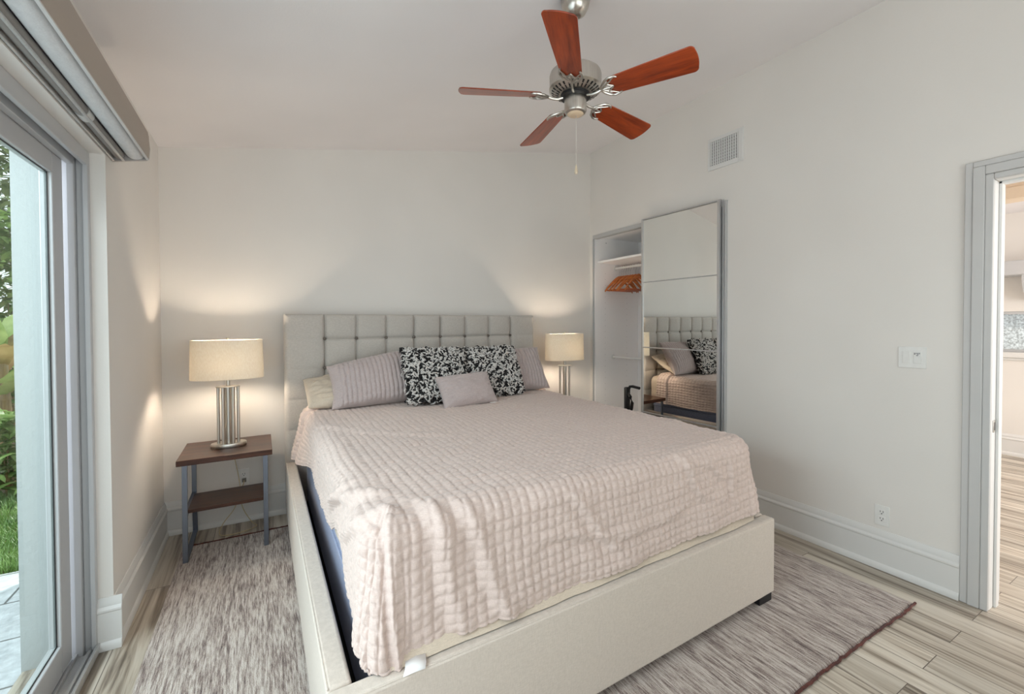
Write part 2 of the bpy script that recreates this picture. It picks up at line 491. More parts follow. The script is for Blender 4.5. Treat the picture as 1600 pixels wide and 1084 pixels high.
b = B(); b.box(HX + .02, HX + .08, -3.6, -2.1, 1.12, 1.15).box(HX + .02, HX + .08, -3.6, -2.1, 1.53, 1.56).box(HX + .02, HX + .08, -2.13, -2.1, 1.12, 1.56).box(HX + .02, HX + .08, -3.6, -3.57, 1.12, 1.56)
w3 = struct(b.build('window_3', M['frame']))
b = B(); b.box(HX + .045, HX + .05, -3.57, -2.13, 1.15, 1.53); b.build('glass_pane', frosted(), w3)
b = B(); b.box(HX - .05, HX + .02, -3.66, -2.04, 1.06, 1.12).box(HX - .02, HX, -3.62, -2.08, 1.03, 1.06)
b.build('window_sill', M['trim'], w3, bevel=.006)
# shelf on a curved bracket in the hall room
hs = thing('wall_shelf', 'pale grey shelf on curved bracket seen through the right doorway', 'shelf', (HX, -3.0, 1.9))
b = B(); b.box(HX - .32, HX, -4.2, -2.15, 1.93, 2.08); b.build('shelf_board', M['frame'], hs, bevel=.008)
def curve_bracket(y):
    pts = [(HX, 1.93), (HX - .30, 1.93)] + [(HX - .30 * math.cos(a), 1.93 - .26 * math.sin(a)) for a in np.linspace(0.12, PI / 2, 10)]
    bb = B(); bb.prism(pts, 1, y, y - .04); return bb
for y in (-2.50, -4.0): curve_bracket(y).build('bracket', M['frame'], hs)

# ------------------------------------------------------------------ patio sliding door
d1 = struct_empty('door_1', (-.12, OPY0, 0))
b = B()
FY = OPY0 - .012
# jamb (stepped), head, sill
for (xa, xb, y) in ((-.070, -.052, .030), (-.095, -.070, .012), (-.120, -.095, .034), (-.185, -.120, .014)):
    b.box(xa, xb, OPY0 - y, OPY0, .0, OPZ)
    b.box(xa, xb, OPY1, OPY0 - y, OPZ - y * 1.4 - .02, OPZ)
b.build('door_frame', M['frame'], d1, bevel=.003)
b = B()
b.box(-.19, -.045, OPY1, OPY0, .0, .012)
for x in (-.050, -.075, -.118, -.185): b.box(x - .006, x + .006, OPY1, OPY0, .012, .040 if x == -.050 else .028)
b.build('track', M['closet_alu'], d1, bevel=.002)
def slider(name, y0, y1, x, parent):
    bb = B(); z0, z1 = .03, OPZ - .045; st = .105
    bb.box(x - .04, x, y0 - st, y0, z0, z1).box(x - .04, x, y1, y1 + st, z0, z1)
    bb.box(x - .04, x, y1 + st, y0 - st, z0, z0 + .12).box(x - .04, x, y1 + st, y0 - st, z1 - .10, z1)
    p = bb.build(name, M['frame'], parent, bevel=.004)
    g = B(); g.box(x - .024, x - .018, y1 + st, y0 - st, z0 + .12, z1 - .10); g.build('glass_pane', M['glass'], p)
    g = B()
    for (ya, yb, za, zb) in ((y0 - st - .005, y0 - st, z0 + .12, z1 - .1), (y1 + st, y1 + st + .005, z0 + .12, z1 - .1), (y1 + st, y0 - st, z0 + .12, z0 + .124), (y1 + st, y0 - st, z1 - .104, z1 - .1)):
        g.box(x - .017, x - .014, ya, yb, za, zb)
    g.build('gasket', M['dark_slot'], p)
    return p
slider('sliding_panel', -1.262, -2.62, -.122, d1)
slider('fixed_panel', -2.56, -3.96, -.072, d1)
# white masonry reveal outside the frame
b = B(); b.box(-.293, -.26, OPY0, .12, -.15, 2.9).box(-.293, -.26, YF, OPY0, OPZ + .02, 2.9).box(-.293, -.26, YF, OPY1, -.15, OPZ + .02)
b.box(-.293, -.19, OPY0 - .006, OPY0, -.15, OPZ + .02).box(-.222, -.20, OPY0 - .014, OPY0 - .006, -.05, OPZ)
struct(b.build('wall_exterior', paint('white_stucco', srgb(176, 180, 179), .8, .2, 60)))

# ------------------------------------------------------------------ roller shade cassette over the patio door
ws = thing('roller_shade', 'beige grey roller shade cassette mounted above the sliding patio door', 'window shade', (.06, -2.5, 2.3))
VY0, VY1 = -1.095, -4.1
b = B()
prof = [(.0015, 2.385), (.112, 2.385), (.128, 2.374), (.135, 2.345), (.137, 2.295), (.135, 2.255), (.131, 2.240), (.124, 2.238), (.124, 2.26), (.126, 2.30), (.122, 2.36), (.106, 2.372), (.0015, 2.372)]
b.prism(prof, 1, VY1, VY0)
fa_ = b.build('fascia', paint('greige_cassette', srgb(160, 148, 136), .45, .01), ws, bevel=.003)
b = B(); b.box(.1235, .1325, VY1, VY0, 2.233, 2.2385); b.build('bottom_lip', plastic('pale_lip', srgb(206, 206, 206)), fa_)
b = B(); b.prism([(.0015, 2.385), (.112, 2.385), (.130, 2.37), (.137, 2.29), (.133, 2.240), (.124, 2.232), (.0015, 2.205)], 1, VY0, VY0 + .012)
b.build('end_cap', plastic('grey_end_cap', srgb(168, 163, 160)), ws, bevel=.002)
b = B(); b.cyl((.084, VY1, 2.263), (.084, VY0 - .006, 2.263), .037, n=32)
b.build('fabric_roll', fabric('pale_grey_shade_cloth', srgb(212, 214, 216), None, 300, .05), ws, smooth=True)
b = B(); b.cyl((.026, VY1, 2.238), (.026, -1.60, 2.238), .022, n=24).cyl((.026, -1.56, 2.238), (.026, VY0 - .004, 2.238), .020, n=24)
b.build('sheer_roll', fabric('grey_sheer_shade_cloth', srgb(150, 146, 142), None, 300, .05), ws, smooth=True)
b = B(); b.cyl((.026, -1.61, 2.238), (.026, -1.55, 2.238), .0245, n=24)
b.build('coupling', plastic('clear_coupling', srgb(205, 205, 203)), ws, smooth=True)
b = B(); b.box(.002, .010, VY1, VY0 - .004, 2.206, 2.216).box(.036, .046, VY1, VY0 - .004, 2.211, 2.219)
b.build('hem_bar', M['closet_alu'], ws, bevel=.002)

# ------------------------------------------------------------------ closet
M['melamine'] = paint('white_melamine', srgb(246, 244, 243), .45, .0)
wc = thing('wardrobe', 'white built-in closet interior left of the mirrored doors', 'closet', (RW + .12, -.85, 0))
CX1 = RW + .66
b = B(); b.box(RW + .016, CX1, CY0 - .018, CY0 - .0005, 0, CZ - .001)
b.build('side_panel', M['melamine'], wc)
b = B(); b.box(RW + T, CX1, CY1 + .0005, CY1 + .018, 0, CZ - .001); b.build('side_panel', M['melamine'], wc)
b = B(); b.box(RW + T, CX1, -.86, -.842, 0, 2.1); b.build('divider_panel', M['melamine'], wc)
b = B(); b.box(CX1, CX1 + .018, CY1, CY0, 0, CZ + .02); b.build('back_panel', M['melamine'], wc)
b = B(); b.box(RW + .051, CX1, CY1 + .0005, CY0 - .0005, CZ - .02, CZ - .001); b.build('top_panel', M['melamine'], wc)
b = B(); b.box(RW + T, CX1, CY1, CY0, 0.0, .06); b.build('bottom_panel', M['melamine'], wc)
b = B(); b.box(RW + .05, CX1, CY1 + .018, CY0 - .018, 2.10, 2.122); b.build('shelf', M['melamine'], wc, bevel=.002)
def rail(z, x):
    bb = B(); bb.cyl((x, -.842, z), (x, CY0 - .018, z), .0125, n=16).cyl((x, CY0 - .03, z), (x, CY0 - .018, z), .026, n=16)
    return bb.build('hanging_rail', M['plastic_white'], wc, smooth=True)
RAILX = RW + .30
rail(2.055, RAILX); rail(1.07, RW + .27)
b = B()
for zz in np.arange(.2, 2.05, .064):
    for xx in (RW + .16, RW + .48): b.cyl((xx, CY0 - .0185, zz), (xx, CY0 - .0178, zz), .0028, n=8)
b.build('peg_holes', plastic('peg_hole_grey', srgb(150, 150, 150)), wc)['kind'] = 'stuff'
b = B(); b.cyl((RW + .17, CY0 - .019, 2.33), (RW + .17, CY0 - .0178, 2.33), .006, n=12); b.build('screw_cap', plastic('cap_grey', srgb(160, 160, 160)), wc)

# closet opening frame (aluminium tracks)
b = B(); b.box(RW - .006, RW + .05, CY1 + .0, CY0, CZ - .040, CZ).box(RW - .008, RW + .014, CY0 - .008, CY0, 0, CZ - .04).box(RW - .02, RW + .02, CY1 - .006, CY1 + .010, 0, CZ).box(RW - .01, RW + .1, CY1, CY0, 0, .012)
struct(b.build('trim_3', M['track_grey'], bevel=.002))

def mirror_door(name, label, x, y0, y1):
    """x = front face (room side), y0 > y1"""
    t = thing(name, label, 'closet door', (x, (y0 + y1) / 2, 0))
    z0, z1 = .02, CZ + .012; fw = .022
    bb = B(); bb.box(x, x + .022, y0 - fw, y0, z0, z1).box(x, x + .022, y1, y1 + fw, z0, z1).box(x, x + .022, y1 + fw, y0 - fw, z1 - .012, z1).box(x, x + .022, y1 + fw, y0 - fw, z0, z0 + .02)
    bb.build('door_frame', M['closet_alu'], t, bevel=.0015)
    zs = [z0 + .02, .62, 1.222, 1.824, z1 - .012]
    for k in range(4):
        bb = B(); bb.box(x + .006, x + .016, y1 + fw, y0 - fw, zs[k] + .004, zs[k + 1] - .004)
        bb.build('mirror_panel', M['mirror'], t)
    for k in (1, 2, 3):
        bb = B(); bb.box(x + .001, x + .018, y1 + fw, y0 - fw, zs[k] - .005, zs[k] + .005)
        bb.build('cross_rail', M['closet_alu'], t)
    return t
mirror_door('mirrored_closet_door', 'front mirrored sliding closet door reflecting the bed, nearest the room', RW - .034, -.815, -1.612)
md_ = bpy.data.objects['mirrored_closet_door']
md_.location = (RW - .051, -1.2205, 0); md_.rotation_euler = (0, 0, R_(2.4))
mirror_door('mirrored_closet_door', 'rear mirrored sliding closet door, only its edge visible behind the front one', RW - .004, -.80, -1.636)

# wooden hangers
def hanger_proto(loc):
    t = thing('coat_hanger', 'x', 'hanger', loc, 'wooden hangers in the closet')
    x0, y0, z0 = loc
    # shoulder arm: curved flat wood
    arc = []
    for k in range(25):
        s_ = -1 + 2 * k / 24
        arc.append((x0 + .215 * s_, z0 - .108 - .165 * abs(s_) ** 1.35 - .010 * (1 - abs(s_)), .0105 - .004 * abs(s_)))
    th = .022
    up = [(x, z + th * (1 - .45 * abs((x - x0) / .215))) for x, z, _ in arc]; lo = [(x, z - th * (1 - .45 * abs((x - x0) / .215)) * .6) for x, z, _ in arc]
    bb = B()
    P = np.zeros((25, 9, 3))
    for i in range(25):
        cz = (up[i][1] + lo[i][1]) / 2; hz = (up[i][1] - lo[i][1]) / 2; hy = arc[i][2]
        for j in range(9):
            a = 2 * PI * j / 8
            P[i, j] = (up[i][0], y0 + hy * math.copysign(abs(math.sin(a)) ** .6, math.sin(a)), cz + hz * math.copysign(abs(math.cos(a)) ** .6, math.cos(a)))
    bb.grid(P); bb.build('shoulder_bar', M['hanger_wood'], t, smooth=True, ang=60)
    bb = B(); bb.cyl((x0 - .196, y0, z0 - .262), (x0 + .196, y0, z0 - .262), .0065, n=10); bb.build('trouser_bar', M['hanger_wood_dark'], t, smooth=True)
    path = [(x0, y0, z0 - .115), (x0, y0, z0 - .055), (x0 + .012, y0, z0 - .035)] + [(x0 + .019 * math.cos(a), y0, z0 - .0135 + .019 * math.sin(a) + .012) for a in np.linspace(-.7, PI * 1.02, 14)]
    bb = B(); bb.tube(path, .0018, 8); bb.build('hook', M['chrome'], t, smooth=True)
    return t
HNAMES = ['leftmost wooden hanger on the closet rail, nearest the side panel', 'second wooden hanger from the left on the closet rail', 'third wooden hanger from the left on the closet rail',
          'fourth wooden hanger from the left on the closet rail', 'fifth wooden hanger from the left, middle of the closet rail', 'sixth wooden hanger from the left on the closet rail',
          'seventh wooden hanger from the left on the closet rail', 'eighth wooden hanger from the left, with its full triangle showing', 'wooden hanger half hidden by the edge of the mirrored door']
HZ = 2.055 + .0125 - .012 + .0085
hp = hanger_proto((RAILX, -.13, HZ))
for i, y in enumerate([-.13, -.165, -.197, -.235, -.268, -.305, -.34, -.385, -.425]):
    h = hp if i == 0 else copy_tree(hp)
    h.location = (RAILX, y, HZ); h['label'] = HNAMES[i]
    h.rotation_euler = (0, 0, math.radians([4, -6, 3, 7, -3, 5, -4, -12, 6][i]))

# folded black stand in the closet
fs = thing('folding_stand', 'black folded frame with a curved handle standing in the closet', 'folded stand', (RW + .30, -.40, .06))
b = B()
b.tube([(RW + .27, -.30, .06), (RW + .27, -.30, .40), (RW + .27, -.31, .66), (RW + .27, -.315, .735), (RW + .27, -.33, .765), (RW + .27, -.37, .772), (RW + .27, -.47, .765)], .015, 10)
b.build('handle_bar', M['black'], fs, smooth=True)
b = B()
b.tube([(RW + .25, -.315, .70), (RW + .25, -.36, .66), (RW + .25, -.385, .60), (RW + .25, -.375, .54), (RW + .25, -.35, .47), (RW + .25, -.345, .3), (RW + .25, -.36, .075)], .017, 10)
b.build('support_leg', M['black'], fs, smooth=True)
b = B(); b.box(RW + .22, RW + .28, -.33, -.288, .50, .76); b.build('clamp', M['black'], fs, bevel=.01)
b = B(); b.tube([(RW + .24, -.29, .075), (RW + .24, -.50, .075)], .015, 10).tube([(RW + .38, -.40, .075), (RW + .24, -.40, .075)], .015, 10)
b.build('foot', M['black'], fs, smooth=True)

# ------------------------------------------------------------------ wall fittings
vt = thing('air_vent', 'white air grille high on the right wall above the mirrored door', 'vent', (RW, -1.64, 2.79))
b = B()
y0, y1, z0, z1 = -1.49, -1.795, 2.665, 2.915
iy0, iy1, iz0, iz1 = -1.512, -1.757, 2.70, 2.888
b.box(RW - .012, RW, iy0, y0, z0, z1).box(RW - .012, RW, y1, iy1, z0, z1).box(RW - .012, RW, iy1, iy0, z0, iz0).box(RW - .012, RW, iy1, iy0, iz1, z1)
b.build('grille_frame', M['trim'], vt, bevel=.003)
b = B(); b.box(RW - .003, RW - .001, iy1, iy0, iz0, iz1); b.build('duct_opening', M['dark_slot'], vt)
for k in range(13):
    y = iy0 + (iy1 - iy0) * (k + .5) / 13
    b = B(); b.prism([(RW - .010, y + .004), (RW - .009, y + .005), (RW - .002, y - .004), (RW - .003, y - .005)], 2, iz0, iz1)
    b.build('louver', M['trim'], vt)
for k in range(8):
    z = iz0 + (iz1 - iz0) * (k + .5) / 8
    b = B(); b.box(RW - .0118, RW - .0095, iy1, iy0, z - .002, z + .002); b.build('cross_slat', M['trim'], vt)

def outlet(label, facing, c, group):
    """facing 'y' = on back wall, 'x' = on right wall; c = centre on the wall"""
    t = thing('wall_outlet', label, 'outlet', c, group)
    def bx(u0, u1, d0, d1, z0, z1):
        bb = B()
        if facing == 'y': bb.box(c[0] + u0, c[0] + u1, c[1] - d1, c[1] - d0, c[2] + z0, c[2] + z1)
        else: bb.box(c[0] - d1, c[0] - d0, c[1] - u1, c[1] - u0, c[2] + z0, c[2] + z1)
        return bb
    bx(-.036, .036, 0, .006, -.059, .059).build('cover_plate', M['plastic_white'], t, bevel=.002)
    for zc in (.020, -.020):
        r = bx(-.017, .017, .006, .008, zc - .016, zc + .016).build('receptacle', M['plastic_white'], t, bevel=.0015)
        for (u, w, h, dz) in ((-.007, .0014, .0045, .004), (.007, .0014, .0055, .004), (0, .0028, .0028, -.008)):
            bx(u - w, u + w, .0078, .0086, zc + dz - h, zc + dz + h).build('slot', M['dark_slot'], r)
    return t
outlet('white duplex outlet low on the right wall above the baseboard', 'x', (RW, -2.675, .315), 'wall outlets')
outlet('white duplex outlet on the back wall under the left nightstand', 'y', (.465, 0, .325), 'wall outlets')

sw = thing('light_switch', 'white double rocker light switch plate on the right wall', 'light switch', (RW, -2.806, 1.252))
b = B(); b.box(RW - .006, RW, -2.868, -2.744, 1.193, 1.311); b.build('cover_plate', M['plastic_white'], sw, bevel=.002)
for yc, nm in ((-2.782, 'rocker'), (-2.830, 'dimmer')):
    b = B(); b.prism([(RW - .006, 1.219), (RW - .0085, 1.219), (RW - .0115, 1.286), (RW - .006, 1.286)], 1, yc - .017, yc + .017)
    r = b.build(nm, M['plastic_white'], sw, bevel=.0012)
    if nm == 'dimmer':
        b = B()
        for k in range(4): b.box(RW - .0123, RW - .0110, yc - .012 + k * .007, yc - .008 + k * .007, 1.272 - k % 2 * .004, 1.279)
        b.build('dimmer_buttons', plastic('grey_mark', srgb(135, 135, 138)), r)
        b = B(); b.box(RW - .0119, RW - .0105, yc - .004, yc + .004, 1.262, 1.266); b.build('indicator', plastic('grey_mark_b', srgb(120, 120, 124)), r)
for yc in (-2.782, -2.830):
    for zc in (1.302, 1.202):
        b = B(); b.cyl((RW - .0068, yc, zc), (RW - .0055, yc, zc), .003, n=10); b.build('screw', M['plastic_white'], sw)

# ------------------------------------------------------------------ rug
RX0, RX1, RY0, RY1 = .135, 3.47, -2.91, -.285
rg = thing('area_rug', 'large striped mauve grey wool rug lying under the bed', 'rug', (1.8, -1.6, 0))
nx, ny = 120, 160
xs = np.linspace(RX0, RX1, nx); ys = np.linspace(RY0, RY1, ny)
X, Y = np.meshgrid(xs, ys, indexing='ij')
edge = np.minimum(np.minimum(X - RX0, RX1 - X), np.minimum(Y - RY0, RY1 - Y))
Z = .0125 * sm(-.002, .012, edge) + .0008 * vnoise(X * 40, Y * 6, 3)
Xw = X + .006 * fbm(Y * 3, X * 0, 5) * (np.abs(X - RX0) < .05); Yw = Y + .012 * fbm(X * 3, Y * 0, 9) * (np.abs(Y - RY0) < .1)
b = B(); b.grid(np.stack([Xw, Yw, Z], -1)); b.build('pile', M['rug'], rg, smooth=True)
b = B(); rnd = random.Random(3)
for (ya) in (RY0, RY1):
    path = []
    for k in range(161):
        x = RX0 + (RX1 - RX0) * k / 160
        path.append((x, ya + .012 * float(fbm(x * 3, 0, 9)) + rnd.uniform(-.003, .003) + (-.002 if ya == RY0 else .002), .008 + rnd.uniform(-.002, .002)))
    b = B(); b.tube(path, .0065, 6)
    b.build('bound_edge', M['rug_edge'], rg, smooth=True)

# ------------------------------------------------------------------ bed
BX0, BX1, BY0, BY1 = .731, 2.866, -.078, -2.535
BT = .44
bed = thing('upholstered_bed', 'cream upholstered king bed frame with a tall tufted headboard', 'bed', (1.8, -1.3, 0))
HBF, HBB, HBT = -.205, -.085, 1.522
def headboard():
    nx, nz = 300, 190
    u = np.linspace(0, 1, nx); w = np.linspace(0, 1, nz)
    xs = BX0 + (BX1 - BX0) * u; zs = .10 + (HBT - .10) * w
    X, Z = np.meshgrid(xs, zs, indexing='ij')
    p = .2302; xo = 1.003; q = .222; zo = 1.336
    fx = (X - xo) / p; fz = (Z - zo) / q
    inx = sm(xo - .03, xo, X) * (1 - sm(xo + 7 * p, xo + 7 * p + .03, X))
    dxl = np.abs(fx - np.clip(np.round(fx), 0, 7)) * p
    dzl = np.abs(fz - np.clip(np.round(fz), -4, 0)) * q
    sx = np.clip(np.abs(np.sin(PI * np.clip(fx, -.5, 7.5))), 0, 1); sz = np.clip(np.abs(np.sin(PI * np.clip(fz, -4, .5))), 0, 1)
    sx = np.where((fx < -.5) | (fx > 7.5), 1, sx); sz = np.where(fz > .5, 1, sz)
    hfade = .22 + .78 * inx
    vert = .55 * np.exp(-(dxl / .008) ** 2) + .9 * (1 - sx ** .45)
    horz = .40 * np.exp(-(dzl / .007) ** 2) + .75 * (1 - sz ** .45)
    btn = np.exp(-((dxl ** 2 + dzl ** 2) / .026 ** 2))
    d = .030 * np.maximum(vert, horz * hfade) + .008 * np.minimum(vert, horz * hfade) + .010 * btn
    d *= sm(HBT + .03, HBT - .04, Z) * .4 + .6
    Yf = HBF + d + .0015 * fbm(X * 9, Z * 9, 4)
    e = np.minimum(np.minimum(X - BX0, BX1 - X), HBT - Z)
    rr = .03
    Yf = Yf + np.where(e < rr, rr - np.sqrt(np.maximum(rr ** 2 - (rr - e) ** 2, 0)), 0)
    P = np.stack([X, Yf, Z], -1)
    bb = B(); bb.grid(P)
    # sides and back
    ring = [tuple(P[0, j]) for j in range(nz)] + [tuple(P[i, -1]) for i in range(1, nx)] + [tuple(P[-1, j]) for j in range(nz - 2, -1, -1)]
    m = len(ring)
    back = [(x, HBB, z) for x, y, z in ring]
    bb._add(ring + back, [(i, i + 1, i + 1 + m, i + m) for i in range(m - 1)] + [tuple(range(m, 2 * m))])
    o = bb.build('headboard', M['linen_head'], bed, smooth=True, ang=50)
    btn_o = None
    for k in range(8):
        for r in range(3):
            loc = Vector((xo + k * p, HBF + .031, zo - r * q))
            if btn_o is None:
                c = B(); c.ball((0, 0, 0), .0125, 1, .6, 1, 8)
                btn_o = c.build('button', M['button'], o, loc=(0, 0, 0), smooth=True, ang=180); bo = btn_o
            else:
                bo = btn_o.copy(); COL.objects.link(bo); bo.parent = o
            bo.location = loc - WLOC[o.name]
    return o
headboard()
RT = .068
def soft_rail(name, x0, x1, y0, y1):
    bb = B(); bb.box(x0, x1, y0, y1, .055, BT)
    o = bb.build(name, M['linen'], bed, bevel=.012, seg=3)
    return o
sr = soft_rail('side_rail', BX0, BX0 + RT, BY1 + .010, HBF)
soft_rail('side_rail', BX1 - RT, BX1, BY1 + .061, HBF)
SK = .0262
def skew(x): return SK * (BX1 - x)
def skew_mesh(o):
    for v in o.data.vertices:
        wx = v.co.x + WLOC[o.name].x; wy = v.co.y + WLOC[o.name].y
        v.co.y -= skew(wx) * float(sm(-1.2, -2.3, wy))
def skew_pts(q): 
    q = q.copy(); q[..., 1] -= skew(q[..., 0]) * sm(-1.2, -2.3, q[..., 1]); return q
fb = soft_rail('footboard', BX0, BX1, BY1, BY1 + .062); skew_mesh(fb)
# piping seams along the outer top edges
b = B()
b.tube([(BX0 + .004, y, BT - .003) for y in np.linspace(HBF, BY1 + .012, 20)], .0028, 6)
b.build('piping', M['linen'], sr, smooth=True)
b = B(); b.tube([(x, BY1 + .004 - SK * (BX1 - x), BT - .003) for x in np.linspace(BX0 + .01, BX1 - .01, 30)], .0028, 6)
b.tube([(BX1 - .004, BY1 + .004, z) for z in np.linspace(.06, BT - .004, 10)], .0028, 6)
b.build('piping', M['linen'], fb, smooth=True)
for (x0, x1, y0, y1) in ((BX1 - .115, BX1 - .01, BY1 + .008, BY1 + .09), (BX0 + .01, BX0 + .115, BY1 + .008, BY1 + .09), (BX1 - .115, BX1 - .01, -.35, -.27), (BX0 + .01, BX0 + .115, -.35, -.27)):
    b = B(); b.box(x0, x1, y0, y1, .012, .056); b.build('leg', M['black'], bed, bevel=.003)
b = B(); b.box(BX0 + RT, BX1 - RT, BY1 + .062, HBF, .10, .13); b.build('slat_base', M['dark_slot'], bed)

# mattress and sheet
MX0, MX1, MY0, MY1, MT = .862, 2.755, -.225, -2.418, .815
ms = thing('mattress', 'blue grey sided mattress sunk inside the cream bed frame', 'mattress', (1.8, -1.3, .13))
b = B(); b.box(MX0, MX1, MY1, MY0, .131, MT); b.build('body', M['mattress'], ms, bevel=.06, seg=5)
b = B()
for z in (.50, .74):
    pts = []
    r = .055
    for (cx, cy, a0) in ((MX0 + r, MY1 + r, PI), (MX1 - r, MY1 + r, 1.5 * PI), (MX1 - r, MY0 - r, 0), (MX0 + r, MY0 - r, .5 * PI)):
        for a in np.linspace(a0, a0 + PI / 2, 6): pts.append((cx + (r + .003) * math.cos(a), cy + (r + .003) * math.sin(a), z))
    b.tube(pts, .006, 6, closed=True)
b.build('piping', M['mattress'], ms, smooth=True)

# ---- draped cloth with skirt (sheet and quilt)
def drape(x0, x1, yh, yf, ztop, rad, L, step, hem, flare, surf, corner=.10, off=0.0):
    """cloth over a slab: top rectangle [x0,x1]x[yf,yh]; skirts on left, foot and right.
    hem(side,q)->drop length scale; surf(u,v,du,dv)->normal displacement"""
    rq = rad * PI / 2
    us = np.arange(x0 + corner - L, x1 - corner + L + step / 2, step)
    vs = np.arange(yf + corner - L, yh + step / 2, step)
    U, V = np.meshgrid(us, vs, indexing='ij')
    cu = np.clip(U, x0 + corner, x1 - corner); cv = np.maximum(V, yf + corner)
    du = U - cu; dv = cv - V                         # du signed, dv >= 0
    adu = np.abs(du)
    s = (adu ** 8 + dv ** 8 + 1e-18) ** (1 / 8)
    ang = (PI / 2) * dv / np.maximum(adu + dv, 1e-9)
    nx = np.sign(du) * np.cos(ang); ny = -np.sin(ang)
    nx = np.where((adu < 1e-9) & (dv > 0), 0, nx)
    nx = np.where((adu < 1e-9) & (dv <= 0), 0, nx); ny = np.where((adu < 1e-9) & (dv <= 0), 0, ny)
    frac = np.clip(s / L, 0, 1)
    D = hem(U, V, du, dv, ang)                        # full drop path length here
    s2 = np.where(s > 0, s * (1 + (D / L - 1) * frac ** 1.0), 0)
    flat = corner - rad                               # level run before the bend starts
    a = np.clip((s2 - flat) / rad, 0, PI / 2)
    rest = np.maximum(s2 - flat - rq, 0)
    fl = flare(U, V, du, dv, ang, rest)
    hz = np.minimum(s2, flat) + rad * np.sin(a) + fl
    dz = rad * (1 - np.cos(a)) + np.sqrt(np.maximum(rest ** 2 - np.minimum(np.abs(fl), rest * .9) ** 2, 0))
    P = np.stack([cu + nx * hz, cv + ny * hz, ztop - dz], -1)
    # normals by finite difference
    Pu = np.gradient(P, axis=0); Pv = np.gradient(P, axis=1)
    N = np.cross(Pu, Pv); N /= np.maximum(np.linalg.norm(N, axis=-1, keepdims=True), 1e-9)
    N = np.where(N[..., 2:3] < -.3, -N, N)
    h = surf(U, V, du, dv, s)
    return P + N * h[..., None], U, V, du, dv

# fitted sheet: smooth, down to z about .5, slightly creased
def sheet_hem(U, V, du, dv, ang): return .30 + .135 * np.sin(ang) + .016 * fbm(U * 2, V * 2, 21)
P, *_ = drape(MX0 - .006, MX1 + .012, -.235, MY1 - .010, MT + .008, .06, .38, .02, sheet_hem, lambda U, V, du, dv, a, r: np.sin(a) * (.010 * np.clip((r - .14) / .1, 0, 1) + .066 * np.clip((r - .272) / .05, 0, 1)) + .007 * (fbm(U * 9, V * 9, 31) - .4) * np.clip(r / .1, 0, 1),
              lambda U, V, du, dv, s: .006 * fbm(U * 7, V * 7, 12) + .0025, corner=.06)
P = skew_pts(P)
P[..., 2] = np.where(P[..., 1] < BY1 - skew(P[..., 0]) + .09, np.maximum(P[..., 2], BT + .005), P[..., 2])
P[..., 1] = np.maximum(P[..., 1], BY1 - skew(P[..., 0]) + .008)
b = B(); b.grid(P)
tag(b.build('fitted_sheet', M['sheet'], smooth=True, ang=180), 'cream fitted sheet showing below the quilt at the head and foot', 'bed sheet')

# quilt
QL = .50; QP = .036
def quilt_hem(U, V, du, dv, ang):
    # path length from crest to hem: left side, foot, right side
    left = .36 + .05 * sm(-.95, -.60, V) - .02 * np.exp(-((V + 1.05) / .12) ** 2) + .012 * fbm(V * 4, V * 0, 2) - .07 * np.exp(-((V + 1.93) / .10) ** 2) + .10 * sm(-2.0, -2.4, V)
    right = .40 + .015 * fbm(V * 4, V * 0 + 3, 7) + .03 * sm(-2.1, -2.4, V)
    foot = .480 + .035 * sm(1.15, .95, U) - .010 * sm(1.2, 2.6, U) + .008 * fbm(U * 5, U * 0, 5)
    side = np.where(du < 0, left, right)
    k = sm(0, 1, ang / (PI / 2))
    return side * (1 - k) + foot * k
def quilt_flare(U, V, du, dv, ang, r):
    k = np.clip(r / .28, 0, 1)
    corner = np.sin(2 * np.clip(ang, 0, PI / 2)) ** 1.0
    left = np.where(du < 0, 1, 0) * (1 - np.sin(ang))
    f = k * (.010 + .012 * np.sin(ang) + .030 * corner)
    f = f + k * left * (.060 * sm(-1.0, -.55, V) + .012 * fbm(V * 5, V * 0, 11))
    f = f + k * np.sin(ang) * (.022 * fbm(U * 3.3, U * 0, 13) + .010 * np.sin(U * 11))
    return np.clip(f, .004 + .012 * np.sin(ang) * k, .12)
